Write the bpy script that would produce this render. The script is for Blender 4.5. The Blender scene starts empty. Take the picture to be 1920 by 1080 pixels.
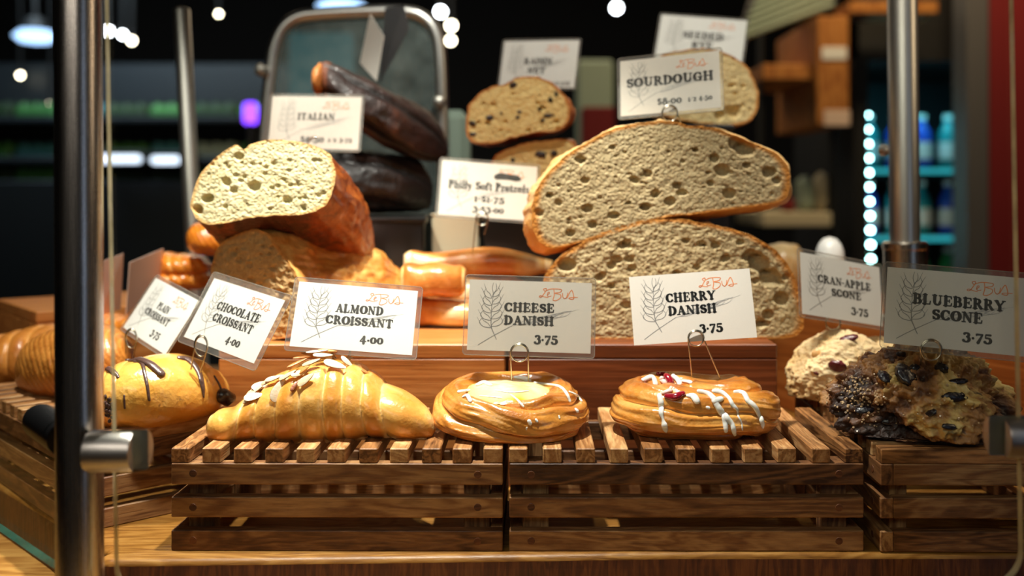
import bpy, math, random
import numpy as np
from mathutils import Vector, Matrix, noise as mn
from mathutils.bvhtree import BVHTree

random.seed(7)
SC = bpy.context.scene
COL = SC.collection
F = 1920.0; CX = 1000.0; CY = 360.0; CZ = 0.2457; CYW = -0.70
PI = math.pi
R = math.radians

def W(px, py, d):
    """point at distance d in front of the lens, on the line of sight of a photo position"""
    return Vector(((px-CX)*d/F, d+CYW, CZ-(py-CY)*d/F))

def lin(h):
    if isinstance(h, str):
        c = [int(h[i:i+2], 16)/255 for i in (0, 2, 4)]
    else:
        c = [v/255 for v in h]
    return tuple((v/12.92 if v <= .04045 else ((v+.055)/1.055)**2.4) for v in c) + (1,)

# ------------------------------------------------------------------ node helper
class NT:
    def __init__(s, name):
        s.m = bpy.data.materials.new(name); s.m.use_nodes = True
        s.t = s.m.node_tree; s.t.nodes.clear()
        s.out = s.t.nodes.new('ShaderNodeOutputMaterial')
    def n(s, typ, **kw):
        nd = s.t.nodes.new(typ)
        for k, v in kw.items():
            if k.startswith('_'): setattr(nd, k[1:], v)
            else:
                s.set(nd.inputs[k.replace('__', ' ')], v)
        return nd
    def set(s, sock, v):
        if isinstance(v, bpy.types.NodeSocket): s.t.links.new(v, sock)
        else: sock.default_value = v
    def coord(s, scale=(1, 1, 1), rot=(0, 0, 0), loc=(0, 0, 0)):
        tc = s.n('ShaderNodeTexCoord')
        mp = s.n('ShaderNodeMapping')
        s.t.links.new(tc.outputs['Object'], mp.inputs[0])
        mp.inputs['Scale'].default_value = scale; mp.inputs['Rotation'].default_value = rot
        mp.inputs['Location'].default_value = loc
        return mp.outputs[0]
    def noise(s, vec, scale, detail=4, rough=.55, dist=0):
        nd = s.n('ShaderNodeTexNoise', Vector=vec, Scale=scale, Detail=detail, Roughness=rough, Distortion=dist)
        return nd.outputs['Fac']
    def vor(s, vec, scale, feature='F1', out='Distance'):
        nd = s.n('ShaderNodeTexVoronoi', Vector=vec, Scale=scale, _feature=feature)
        return nd.outputs[out]
    def ramp(s, fac, stops, interp='LINEAR'):
        nd = s.n('ShaderNodeValToRGB'); nd.color_ramp.interpolation = interp
        e = nd.color_ramp.elements
        while len(e) < len(stops): e.new(.5)
        for i, (p, c) in enumerate(stops):
            e[i].position = p
            e[i].color = lin(c) if not isinstance(c, (int, float)) else (c, c, c, 1)
        s.set(nd.inputs[0], fac)
        return nd.outputs[0]
    def math(s, op, a, b=0, c=None, clamp=False):
        nd = s.n('ShaderNodeMath', _operation=op, _use_clamp=clamp)
        s.set(nd.inputs[0], a); s.set(nd.inputs[1], b)
        if c is not None: s.set(nd.inputs[2], c)
        return nd.outputs[0]
    def mix(s, fac, a, b, typ='MIX'):
        nd = s.n('ShaderNodeMix', _data_type='RGBA', _blend_type=typ)
        s.set(nd.inputs[0], fac); s.set(nd.inputs[6], a); s.set(nd.inputs[7], b)
        return nd.outputs[2]
    def attr(s, name):
        nd = s.n('ShaderNodeAttribute', _attribute_name=name)
        return nd.outputs['Fac']
    def bump(s, h, strength=.5, dist=.001, normal=None):
        nd = s.n('ShaderNodeBump', Strength=strength, Distance=dist, Height=h)
        if normal is not None: s.set(nd.inputs['Normal'], normal)
        return nd.outputs[0]
    def pbr(s, col, rough=.5, normal=None, metal=0, **kw):
        nd = s.n('ShaderNodeBsdfPrincipled')
        s.set(nd.inputs['Base Color'], col); s.set(nd.inputs['Roughness'], rough); s.set(nd.inputs['Metallic'], metal)
        if normal is not None: s.set(nd.inputs['Normal'], normal)
        for k, v in kw.items(): s.set(nd.inputs[k.replace('__', ' ')], v)
        s.t.links.new(nd.outputs[0], s.out.inputs[0])
        return s.m

MATS = {}
def plain(name, col, rough=.5, metal=0, bumpamt=.15, bscale=400, **kw):
    if name in MATS: return MATS[name]
    t = NT(name); v = t.coord()
    nz = t.noise(v, bscale, 3)
    c = t.mix(t.math('MULTIPLY', nz, .25), lin(col), tuple(x*.6 for x in lin(col)[:3])+(1,))
    MATS[name] = t.pbr(c, rough, t.bump(nz, bumpamt, .0004), metal, **kw)
    return MATS[name]

def wood(name, light, mid, dark, grain=60, rough=.55, rnd=True, axis=0, spec=.35, along=6):
    t = NT(name)
    sc = [1, 1, 1]; sc[axis] = 1.0/along
    v = t.coord(scale=tuple(sc))
    if rnd:
        oi = t.n('ShaderNodeObjectInfo')
        comb = t.n('ShaderNodeVectorMath', _operation='ADD')
        t.set(comb.inputs[0], v)
        cx = t.n('ShaderNodeCombineXYZ')
        r1 = t.math('MULTIPLY', oi.outputs['Random'], 13.7)
        for i in range(3): t.set(cx.inputs[i], r1)
        t.set(comb.inputs[1], cx.outputs[0]); v = comb.outputs[0]
    n1 = t.noise(v, grain, 3, .5, 1.2)
    rings = t.math('SINE', t.math('MULTIPLY', n1, 42))
    rings = t.math('MULTIPLY_ADD', rings, .5, .5)
    n2 = t.noise(v, grain*9, 5, .65)
    f = t.math('ADD', t.math('MULTIPLY', rings, .32), t.math('MULTIPLY', n2, .75))
    if rnd:
        f = t.math('ADD', f, t.math('MULTIPLY_ADD', oi.outputs['Random'], .42, -.28))
    else:
        f = t.math('ADD', f, -.08)
    big = t.noise(v, grain*.35, 2)
    f = t.math('ADD', f, t.math('MULTIPLY_ADD', big, .6, -.3), clamp=True)
    c = t.ramp(f, [(0.05, light), (.5, mid), (.95, dark)])
    v2 = t.n('ShaderNodeVectorMath', _operation='MULTIPLY'); t.set(v2.inputs[0], v)
    s2 = [1, 1, 1]; s2[axis] = .25; v2.inputs[1].default_value = s2
    pores = t.noise(v2.outputs[0], grain*28, 2, .5)
    pr = t.ramp(pores, [(.34, 0.0), (.44, 1.0)])
    c = t.mix(t.math('MULTIPLY_ADD', pr, .3, .7), lin(dark), c)
    nrm = t.bump(t.math('ADD', n2, t.math('MULTIPLY', pr, .4)), .35, .0005)
    MATS[name] = t.pbr(c, rough, nrm, Specular__IOR__Level=spec)
    return MATS[name]

def pastry(name, stops, rough=.28, coat=.6, bscale=260, bstr=.5, noise_amt=.5, spots=None, patch=60, sss=.0):
    """stops are read along the vertex tone plus noise"""
    t = NT(name); v = t.coord()
    n1 = t.noise(v, patch, 4, .55, .4); n2 = t.noise(v, bscale, 4, .6)
    f = t.math('ADD', t.attr('tone'), t.math('MULTIPLY_ADD', n1, noise_amt, -noise_amt/2))
    f = t.math('ADD', f, t.math('MULTIPLY_ADD', n2, .24, -.12), clamp=True)
    c = t.ramp(f, stops)
    if spots:
        sp = t.ramp(t.noise(v, spots[1], 3, .6), [(spots[2], 0.0), (spots[2]+.06, 1.0)])
        c = t.mix(t.math('MULTIPLY', sp, spots[3] if len(spots) > 3 else .8), c, lin(spots[0]))
    bl = t.vor(v, bscale*1.7)
    nrm = t.bump(t.math('ADD', n2, t.math('MULTIPLY', bl, .35)), bstr, .0009)
    kw = dict(Coat__Weight=coat, Coat__Roughness=.18)
    if sss: kw.update(Subsurface__Weight=sss, Subsurface__Radius=(.006, .003, .0015), Subsurface__Scale=1.0)
    MATS[name] = t.pbr(c, rough, nrm, **kw)
    return MATS[name]

def crumbmat(name, stops, crust, s=1.0, specks=None):
    t = NT(name); v = t.coord()
    nz = t.noise(v, 480*s, 5, .6, 0); vo = t.vor(v, 430*s, 'SMOOTH_F1')
    h = t.math('ADD', t.math('MULTIPLY', nz, .7), t.math('MULTIPLY', vo, -.9))
    big = t.noise(v, 45, 3)
    pores = t.ramp(t.vor(v, 300*s), [(.0, 0.0), (.28, 1.0)])
    f = t.math('ADD', t.math('MULTIPLY', nz, .75), t.math('MULTIPLY', big, .4), clamp=True)
    c = t.ramp(f, stops)
    c = t.mix(t.math('MULTIPLY_ADD', pores, .45, .55), lin(crust[1]), c)  # shadow inside the pores painted into the crumb colour
    if specks:
        sp = t.ramp(t.vor(v, specks[1]), [(specks[2], 1.0), (specks[2]+.04, 0.0)])
        c = t.mix(sp, c, lin(specks[0]))
    rim = t.math('ADD', t.attr('rim'), t.math('MULTIPLY_ADD', t.noise(v, 120, 3), .06, -.03))
    rr = t.ramp(rim, [(.925, 0.0), (.975, 1.0)])
    c = t.mix(rr, c, t.ramp(nz, [(.3, crust[0]), (.7, crust[1])]))
    hh = t.math('ADD', h, t.math('MULTIPLY', pores, .8))
    MATS[name] = t.pbr(c, .75, t.bump(hh, .75, .0013), Specular__IOR__Level=.25,
                       Subsurface__Weight=.12, Subsurface__Radius=(.004, .003, .002), Subsurface__Scale=1.0)
    return MATS[name]

def metal(name, col='c9c5be', rough=.25, brushed=True, axis=2):
    t = NT(name)
    sc = [300, 300, 300]; sc[axis] = 6
    v = t.coord(scale=tuple(sc))
    n1 = t.noise(v, 4, 4, .6); n2 = t.noise(t.coord(), 900, 2)
    c = t.mix(t.math('MULTIPLY', n2, .5), lin(col), tuple(x*.72 for x in lin(col)[:3])+(1,))
    r = t.math('MULTIPLY_ADD', n1, .16, rough-.06)
    MATS[name] = t.pbr(c, r, t.bump(t.math('ADD', n1, n2), .12 if brushed else .02, .0004), 1.0)
    return MATS[name]

def glassmat(name, tint='f2f8f5', refl=.9, ior=1.45, haze=0.0, hazecol='ffffff'):
    t = NT(name)
    v = t.coord(); nz = t.noise(v, 35, 4)
    tr = t.n('ShaderNodeBsdfTransparent', Color=lin(tint))
    gl = t.n('ShaderNodeBsdfGlossy', Color=(refl, refl, refl, 1), Roughness=.02)
    lw = t.n('ShaderNodeLayerWeight', Blend=.5)
    f0 = ((ior-1)/(ior+1))**2
    fr = t.math('MULTIPLY_ADD', t.math('POWER', lw.outputs['Facing'], 5.0), .3, f0)
    mx = t.n('ShaderNodeMixShader'); t.set(mx.inputs[0], fr)
    t.t.links.new(tr.outputs[0], mx.inputs[1]); t.t.links.new(gl.outputs[0], mx.inputs[2])
    last = mx.outputs[0]
    if haze:
        df = t.n('ShaderNodeBsdfDiffuse', Color=lin(hazecol))
        m2 = t.n('ShaderNodeMixShader'); t.set(m2.inputs[0], t.math('MULTIPLY', nz, haze))
        t.t.links.new(last, m2.inputs[1]); t.t.links.new(df.outputs[0], m2.inputs[2]); last = m2.outputs[0]
    t.t.links.new(last, t.out.inputs[0])
    MATS[name] = t.m
    return t.m

def glow(name, col, strength):
    t = NT(name)
    v = t.coord(); nz = t.noise(v, 20, 2)
    e = t.n('ShaderNodeEmission', Color=lin(col), Strength=t.math('MULTIPLY_ADD', nz, strength*.2, strength*.9))
    t.t.links.new(e.outputs[0], t.out.inputs[0]); MATS[name] = t.m
    return t.m

# ------------------------------------------------------------------ mesh helpers
class MB:
    def __init__(s): s.v = []; s.f = []; s.mi = []
    def add(s, vs, fs, mi=0):
        b = len(s.v); s.v += [tuple(v) for v in vs]
        s.f += [tuple(i+b for i in f) for f in fs]; s.mi += [mi]*len(fs)
    def box(s, x0, x1, y0, y1, z0, z1, bev=0, mat=None, mi=0):
        b = min(bev, (x1-x0)/2.01, (y1-y0)/2.01, (z1-z0)/2.01)
        if b <= 0:
            vs = [(x, y, z) for x in (x0, x1) for y in (y0, y1) for z in (z0, z1)]
            fs = [(0, 1, 3, 2), (4, 6, 7, 5), (0, 4, 5, 1), (2, 3, 7, 6), (0, 2, 6, 4), (1, 5, 7, 3)]
        else:
            vs = []; idx = {}
            for i in (0, 1):
                for j in (0, 1):
                    for k in (0, 1):
                        X, Y, Z = (x0, x1)[i], (y0, y1)[j], (z0, z1)[k]
                        sx, sy, sz = (1, -1)[i]*b, (1, -1)[j]*b, (1, -1)[k]*b
                        idx[i, j, k, 0] = len(vs); vs.append((X, Y+sy, Z+sz))
                        idx[i, j, k, 1] = len(vs); vs.append((X+sx, Y, Z+sz))
                        idx[i, j, k, 2] = len(vs); vs.append((X+sx, Y+sy, Z))
            fs = []
            def I(*a): return idx[a]
            for a in (0, 1):
                fs.append((I(a, 0, 0, 0), I(a, 1, 0, 0), I(a, 1, 1, 0), I(a, 0, 1, 0)))
                fs.append((I(0, a, 0, 1), I(1, a, 0, 1), I(1, a, 1, 1), I(0, a, 1, 1)))
                fs.append((I(0, 0, a, 2), I(1, 0, a, 2), I(1, 1, a, 2), I(0, 1, a, 2)))
            for a in (0, 1):
                for c in (0, 1):
                    fs.append((I(a, c, 0, 0), I(a, c, 1, 0), I(a, c, 1, 1), I(a, c, 0, 1)))
                    fs.append((I(a, 0, c, 0), I(a, 1, c, 0), I(a, 1, c, 2), I(a, 0, c, 2)))
                    fs.append((I(0, a, c, 1), I(1, a, c, 1), I(1, a, c, 2), I(0, a, c, 2)))
                    for e in (0, 1): fs.append((I(a, c, e, 0), I(a, c, e, 1), I(a, c, e, 2)))
        if mat is not None: vs = [mat @ Vector(v) for v in vs]
        s.add(vs, fs, mi); return s
    def tube(s, pts, rad, n=12, flat=1.0, up=None, mi=0, capround=True, closed=False):
        pts = [Vector(p) for p in pts]
        if not hasattr(rad, '__len__'): rad = [rad]*len(pts)
        rad = list(rad)
        if capround and not closed:
            d0 = (pts[0]-pts[1]).normalized(); d1 = (pts[-1]-pts[-2]).normalized()
            P = []; Q = []
            for k in (1.0, .8, .45):
                P.append(pts[0]+d0*rad[0]*k); Q.append(rad[0]*math.sqrt(max(0, 1-k*k))+1e-6)
            P2 = []; Q2 = []
            for k in (.45, .8, 1.0):
                P2.append(pts[-1]+d1*rad[-1]*k); Q2.append(rad[-1]*math.sqrt(max(0, 1-k*k))+1e-6)
            pts = P+pts+P2; rad = Q+rad+Q2
        N = len(pts); b = len(s.v); fr = None
        for i, p in enumerate(pts):
            if closed: t = pts[(i+1) % N]-pts[i-1]
            else: t = pts[min(i+1, N-1)]-pts[max(i-1, 0)]
            if t.length < 1e-9: t = Vector((0, 0, 1))
            t.normalize()
            if up is not None:
                a = Vector(up); a = a-t*a.dot(t)
                if a.length < 1e-6: a = fr or Vector((1, 0, 0))
                a.normalize()
            elif fr is None:
                a = Vector((0, 0, 1)) if abs(t.z) < .9 else Vector((1, 0, 0))
                a = (a-t*a.dot(t)).normalized()
            else:
                a = fr-t*fr.dot(t); a.normalize()
            fr = a; c = t.cross(a)
            for k in range(n):
                an = 2*PI*k/n
                s.v.append(tuple(p+(a*math.cos(an)*flat+c*math.sin(an))*rad[i]))
        for i in range(N if closed else N-1):
            for k in range(n):
                j = (i+1) % N
                s.f.append((b+i*n+k, b+i*n+(k+1) % n, b+j*n+(k+1) % n, b+j*n+k)); s.mi.append(mi)
        if not closed:
            s.f.append(tuple(b+k for k in range(n))[::-1]); s.f.append(tuple(b+(N-1)*n+k for k in range(n)))
            s.mi += [mi, mi]
        return s
    def lathe(s, prof, n=32, c=(0, 0, 0), axis='Z', mi=0):
        b = len(s.v)
        for r, z in prof:
            for k in range(n):
                a = 2*PI*k/n; p = (r*math.cos(a), r*math.sin(a), z)
                if axis == 'X': p = (z, r*math.cos(a), r*math.sin(a))
                if axis == 'Y': p = (r*math.cos(a), z, r*math.sin(a))
                s.v.append((p[0]+c[0], p[1]+c[1], p[2]+c[2]))
        for i in range(len(prof)-1):
            for k in range(n):
                s.f.append((b+i*n+k, b+i*n+(k+1) % n, b+(i+1)*n+(k+1) % n, b+(i+1)*n+k)); s.mi.append(mi)
        for i in (0, len(prof)-1):
            if prof[i][0] > 1e-5:
                s.f.append(tuple(b+i*n+k for k in range(n))); s.mi.append(mi)
        return s
    def prism(s, poly, z0, z1, mi=0):
        n = len(poly)
        s.add([(x, y, z0) for x, y in poly]+[(x, y, z1) for x, y in poly],
              [tuple(range(n))[::-1], tuple(range(n, 2*n))]+[(i, (i+1) % n, n+(i+1) % n, n+i) for i in range(n)], mi)
        return s

def origin_of(p):
    v = Vector((0, 0, 0))
    while p is not None: v += p.location; p = p.parent
    return v

def obj(name, mb, mat, parent=None, world=False, smooth=True, attrs=None, label=None, angle=40):
    me = bpy.data.meshes.new(name)
    vs = mb.v
    if world and parent is not None:
        o = origin_of(parent); vs = [(x-o.x, y-o.y, z-o.z) for x, y, z in vs]
    me.from_pydata([tuple(v) for v in vs], [], mb.f)
    for m in (mat if isinstance(mat, (list, tuple)) else [mat]): me.materials.append(m)
    if any(mb.mi): me.polygons.foreach_set('material_index', mb.mi)
    if attrs:
        for k, vals in attrs.items():
            a = me.attributes.new(k, 'FLOAT', 'POINT'); a.data.foreach_set('value', vals)
    me.update()
    bm_fix(me)
    if smooth:
        me.polygons.foreach_set('use_smooth', [True]*len(me.polygons))
        if angle < 170:
            try: me.set_sharp_from_angle(angle=R(angle))
            except Exception: pass
    ob = bpy.data.objects.new(name, me); COL.objects.link(ob)
    if parent is not None: ob.parent = parent
    if label: ob['label'] = label
    return ob

import bmesh
def bm_fix(me):
    bm = bmesh.new(); bm.from_mesh(me)
    bmesh.ops.recalc_face_normals(bm, faces=bm.faces); bm.to_mesh(me); bm.free()

def tag(o, label, cat, group=None, kind=None):
    if label: o['label'] = label
    if cat: o['category'] = cat
    if group: o['group'] = group
    if kind: o['kind'] = kind
    return o
def struct(name, mb, mat, **kw):
    o = obj(name, mb, mat, **kw); o['kind'] = 'structure'; return o
def thing(name, label, cat, loc=(0, 0, 0), group=None, rot=None):
    o = bpy.data.objects.new(name, None); COL.objects.link(o); o.location = loc
    o.empty_display_size = .02
    if rot is not None: o.rotation_euler = rot
    return tag(o, label, cat, group)
def rebase(o, loc):
    """move a top-level mesh's origin"""
    loc = Vector(loc)
    o.data.transform(Matrix.Translation(-loc)); o.location = loc
    return o
def dup(o, parent=None):
    c = o.copy(); COL.objects.link(c); c.parent = parent
    for ch in [x for x in o.children]: dup(ch, c)
    return c

def bvh_of(*obs):
    vs = []; fs = []
    for o in obs:
        off = origin_of(o); b = len(vs)
        vs += [v.co+off for v in o.data.vertices]
        fs += [tuple(i+b for i in p.vertices) for p in o.data.polygons]
    return BVHTree.FromPolygons(vs, fs)
CAMP = Vector((0, CYW, CZ))
def hit(bv, px, py):
    d = (W(px, py, 1)-CAMP).normalized()
    loc, nor, _, _ = bv.ray_cast(CAMP, d)
    if loc is None: return None
    if nor.dot(d) > 0: nor = -nor
    return loc, nor
def smoothpath(pts, sub=6):
    P = [np.array(p, float) for p in pts]; out = []
    for i in range(len(P)-1):
        p0 = P[max(i-1, 0)]; p1 = P[i]; p2 = P[i+1]; p3 = P[min(i+2, len(P)-1)]
        for k in range(sub):
            t = k/sub
            out.append(.5*((2*p1)+(-p0+p2)*t+(2*p0-5*p1+4*p2-p3)*t*t+(-p0+3*p1-3*p2+p3)*t**3))
    out.append(P[-1]); return out
def drape(bv, path, mb, lift=.25, sub=5, flat=.6):
    """a strand of topping that lies on a surface; path of (px, py, half width px)"""
    pts = []; rad = []; ns = []
    for q in smoothpath(path, sub):
        h = hit(bv, q[0], q[1])
        if h is None: continue
        d = h[0].y-CYW; r = q[2]*d/F
        if pts and (pts[-1]-h[0]).length > .012: continue
        pts.append(h[0]+h[1]*r*lift); rad.append(r); ns.append(h[1])
    if len(pts) > 1:
        up = Vector((0, 0, 0))
        for n_ in ns: up += n_
        mb.tube(pts, rad, 10, flat, up=up.normalized())

def nz(p, s=1.0, o=0.0): return mn.noise(Vector((p[0]*s+o, p[1]*s+o*.7, p[2]*s-o)))
def fbm(p, s, octs=4, o=0.0):
    a = 0; amp = 1
    for k in range(octs):
        a += amp*nz(p, s*(2**k), o+k*3.1); amp *= .5
    return a

# ------------------------------------------------------------------ materials
M = MATS
wood('teak', 'b08556', '7c5230', '381e0e', grain=38, rough=.5, axis=0)
wood('teak_slat_lit', 'dcb07a', 'a87445', '45260f', grain=38, rough=.42, axis=0)  # teak lightened to paint in the light on the slat tops
wood('dowel_wood', '7a4a28', '5e3418', '301708', grain=90, rough=.6)
wood('riser_oak', 'c88a4e', 'ad6c34', '7c431c', grain=26, rough=.42, rnd=False, axis=0, along=14)
wood('riser_mahogany', '8c4c28', '6c3618', '451f0c', grain=26, rough=.4, rnd=False, axis=0, along=14)
wood('riser_cherry_wood', 'cf8040', 'b2632a', '7a3a14', grain=26, rough=.4, rnd=False, axis=0, along=14)
wood('butcher_block', 'a87c3e', '875a22', '53300f', grain=30, rough=.4, rnd=False, axis=0, along=5)
wood('end_grain', '6e3f1c', '4c2510', '220d05', grain=45, rough=.45, rnd=False, axis=2, along=6)
wood('ledge_wood', 'c49a52', 'a17336', '694418', grain=24, rough=.35, rnd=False, axis=0, along=8)
wood('panel_pine', 'c98a45', 'a4652a', '6b3a12', grain=10, rough=.6, rnd=False, axis=2, along=4)
metal('brushed_steel', 'b5b0a8', .24); metal('chrome', 'e2e0dc', .32, False); metal('wire_steel', 'cfc6b4', .22, False)
metal('satin_steel', 'd0ccc4', .34, axis=0)
plain('black_plastic', '0c0c0d', .35); plain('matte_black', '090909', .6)
plain('dark_gasket', '141210', .7)
glassmat('clear_glass', 'fafdfb', .9, 1.3)
glassmat('pane_back', 'dfeee8', 1.0, 1.9, haze=.5, hazecol='aebfba')  # pale haze paints reflections into the guard's glass
glassmat('lit_glass_edge', 'a9a48c', 1.0, 1.8, haze=1.3, hazecol='d8cfa8')  # beige haze paints the bright line of light carried through the glass
glassmat('green_edge', '3f7a68', 1.0, 1.5, haze=.25, hazecol='5fa890')
glassmat('plastic_film', 'f4f4f2', .9, 1.42, haze=.10, hazecol='fff6ea')
glassmat('plastic_rim', 'd9d6d0', 1.0, 1.6, haze=.28, hazecol='fff6ea')
plain('card_white', 'f1efec', .55, bumpamt=.05, bscale=900)
plain('card_linen', 'e6ddd2', .6, bumpamt=.1, bscale=900)
plain('card_pink', 'e8cdbc', .7); plain('card_grey', '4c4c4e', .7)
plain('ink_black', '080808', .6); plain('ink_orange', 'ff9650', .7); plain('ink_grey', '96928f', .7)
plain('ink_light_grey', 'b4b0ae', .7)
pastry('croissant_crust', [(0, 'f5d393'), (.3, 'ecb45c'), (.58, 'd98c34'), (.85, 'b8641d'), (1, '8a4312')], .3, .7, 240, .35, .35, patch=55, sss=.08)
pastry('chocolate_croissant_crust', [(0, 'f0bd62'), (.35, 'e7a240'), (.65, 'd18228'), (1, '8c4a16')], .26, .8, 170, .7, .35, spots=('5e2610', 75, .66, .8), patch=60, sss=.06)
pastry('flaky_crust', [(0, 'f0bf72'), (.35, 'd98f3d'), (.7, 'b0621f'), (1, '713a12')], .38, .3, 200, .6, .5, patch=70)
pastry('danish_crust', [(0, 'f8d694'), (.3, 'ebb361'), (.6, 'd68c38'), (.85, 'b3641f'), (1, '834213')], .28, .8, 260, .5, .4, patch=65, sss=.06)
pastry('glazed_orange_crust', [(0, 'ffca78'), (.4, 'ee8f2c'), (.75, 'cf6414'), (1, '8f3a0a')], .25, .9, 200, .4, .4, patch=60)
pastry('italian_crust', [(0, 'e8b264'), (.3, 'cd8434'), (.6, 'a75418'), (.85, '7f340e'), (1, '4d1d09')], .4, .4, 300, 1.0, .9, patch=95)
pastry('sourdough_crust', [(0, 'ecc88c'), (.35, 'd99a4c'), (.7, 'b46a26'), (1, '74390f')], .5, .2, 330, .8, .55, patch=70)
pastry('dark_crust', [(0, '6b3a22'), (.3, '3c2018'), (.65, '21120f'), (1, '120a09')], .6, .15, 260, 1.0, .9, patch=60)
pastry('raisin_crust', [(0, 'e09a52'), (.4, 'bf6a2e'), (.75, '7c3716'), (1, '30150c')], .45, .3, 260, .8, .6, patch=60)
pastry('pretzel_crust', [(0, 'f4deb0'), (.3, 'e2ae66'), (.55, 'c87a34'), (.8, 'a1521f'), (1, '743112')], .34, .5, 200, .5, .6, patch=45)
pastry('chocolate', [(0, '6d5047'), (1, '2a1712')], .3, .5, 300, .5, .3)
pastry('icing', [(0, 'fffaf2'), (1, 'f1e6d8')], .25, .5, 200, .1, .1, sss=.25)
pastry('cheese_filling', [(0, 'fff4cf'), (.5, 'fbe08d'), (.8, 'f2bb3c'), (1, 'd98a20')], .22, .8, 160, .5, .4, sss=.2)
pastry('cherry_filling', [(0, 'b41b30'), (.5, '7a0a1c'), (1, '2b0209')], .08, 1.0, 120, .2, .4, sss=.1)
pastry('cream_pink', [(0, 'fbe3d6'), (1, 'e8a9a0')], .25, .6, 200, .2, .3)
pastry('blueberry', [(0, '1b1620'), (.6, '0d0a10'), (1, '2f1c22')], .3, .6, 260, 1.0, .5, patch=120)
pastry('cranberry', [(0, '7a2430'), (.6, '4a0f1c'), (1, '2a1020')], .25, .7, 300, 1.0, .5, patch=120)
pastry('apple_piece', [(0, 'f3c884'), (1, 'c8813a')], .4, .4, 200, .5, .4)
pastry('raisin', [(0, '2a120c'), (1, '120706')], .4, .4, 300, .9, .4)
pastry('scone_pale', [(0, 'f6deb0'), (.35, 'e8bd7e'), (.65, 'cf8c48'), (1, '94501f')], .7, .05, 230, 1.0, .45, patch=75, sss=.1)
pastry('scone_brown', [(0, 'f2dd9c'), (.28, 'd9b970'), (.5, 'a8763f'), (.75, '653d20'), (1, '301a0f')], .6, .08, 230, 1.0, .75, spots=('2a1714', 62, .62, .7), patch=85)
pastry('sugar', [(0, 'e8cfa8'), (1, 'b98a5a')], .1, 1.0, 200, .1, .2)
pastry('almond_slice', [(0, 'f7e8cf'), (.6, 'ecd2a8'), (1, 'b9763a')], .4, .3, 300, .3, .4, sss=.1)
pastry('almond_skin', [(0, '9a5226'), (1, '5c2a12')], .5, .2, 300, .6, .4)
pastry('almond_toasted', [(0, 'd99a50'), (1, '9a5322')], .45, .3, 300, .6, .5)
crumbmat('italian_crumb', [(.2, 'bfae7a'), (.5, 'd9cb9b'), (.8, 'ece2bc')], ('ecc98a', 'd29a52'))
crumbmat('sourdough_crumb', [(.2, '8f7850'), (.5, 'b9a278'), (.85, 'd8c69c')], ('d99544', 'b4702c'), 1.1)
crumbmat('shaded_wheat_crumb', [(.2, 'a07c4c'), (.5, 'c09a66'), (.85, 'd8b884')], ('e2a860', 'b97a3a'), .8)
crumbmat('raisin_crumb', [(.2, 'a98a55'), (.5, 'd0b478'), (.85, 'e3cc92')], ('cf8a46', '96521f'), .9)
crumbmat('rye_crumb', [(.2, 'bfa062'), (.5, 'dcc28a'), (.85, 'ecd9a8')], ('d99a50', 'a8662c'), 1.0, specks=('6b4a26', 220, .1))

# ------------------------------------------------------------------ camera
cam = bpy.data.cameras.new('camera'); camo = bpy.data.objects.new('camera', cam); COL.objects.link(camo)
camo.location = (0, CYW, CZ); camo.rotation_euler = (PI/2, 0, 0)
cam.sensor_width = 36; cam.lens = 36; cam.clip_start = .01; cam.clip_end = 60
cam.shift_x = -40/1920; cam.shift_y = -180/1920
cam.dof.use_dof = True; cam.dof.focus_distance = .725; cam.dof.aperture_fstop = 3.8
SC.camera = camo

# ------------------------------------------------------------------ slatted risers
SL_T, SL_B = .0703, .0601
RAILS = ((.0454, .0601), (.0229, .0371), (0, .0142))
def riser(label, L, D, n, loc, rz, sw=.0128):
    t = thing('slatted_riser', label, 'wooden riser', loc, 'slatted wooden risers on the counter', (0, 0, rz))
    th = .009
    def part(name, x0, x1, y0, y1, z0, z1, axis='x', par=t):
        # mesh is modelled with its long side on x so the grain runs along it
        lx, ly, lz = x1-x0, y1-y0, z1-z0
        mb = MB()
        if axis == 'x': mb.box(-lx/2, lx/2, -ly/2, ly/2, -lz/2, lz/2, .0007)
        elif axis == 'y': mb.box(-ly/2, ly/2, -lx/2, lx/2, -lz/2, lz/2, .0007)
        else: mb.box(-lz/2, lz/2, -ly/2, ly/2, -lx/2, lx/2, .0007)
        o = obj(name, mb, M['teak_slat_lit' if name == 'slat' else 'teak'], par, smooth=False)
        o.location = ((x0+x1)/2, (y0+y1)/2, (z0+z1)/2)
        if axis == 'y': o.rotation_euler = (0, 0, PI/2)
        if axis == 'z': o.rotation_euler = (0, PI/2, 0)
        return o
    pitch = (L-sw)/(n-1)
    for i in range(n):
        jit = random.uniform(-.0006, .0006)
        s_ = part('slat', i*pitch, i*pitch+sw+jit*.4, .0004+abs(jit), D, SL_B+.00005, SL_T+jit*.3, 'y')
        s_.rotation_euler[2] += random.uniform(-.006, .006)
    for z0, z1 in RAILS:
        for y0, y1, fr in ((0, th, True), (D-th, D, False)):
            r_ = part('rail', 0, L, y0, y1, z0+.00005, z1, 'x')
            for sx in (.015, L-.017):
                mb = MB(); s = -1 if fr else 1
                mb.lathe([(.0001, s*.0009), (.0024, s*.0009), (.0026, s*.0006), (.0026, 0)], 20, (sx-L/2, s*th/2-s*.0006, (random.uniform(-.0004, .0004))), 'Y')
                obj('dowel', mb, M['dowel_wood'], r_)
        for x0, x1 in ((0.0002, th), (L-th, L-.0002)):
            part('side_rail', x0, x1, th+.0001, D-th-.0001, z0+.00005, z1, 'y')
    for x0 in (th+.0001, L-th-.0181):
        for y0 in (th+.0001, D-th-.0121):
            part('post', x0, x0+.018, y0, y0+.012, .0002, SL_B-.0001, 'z')
    return t

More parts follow.
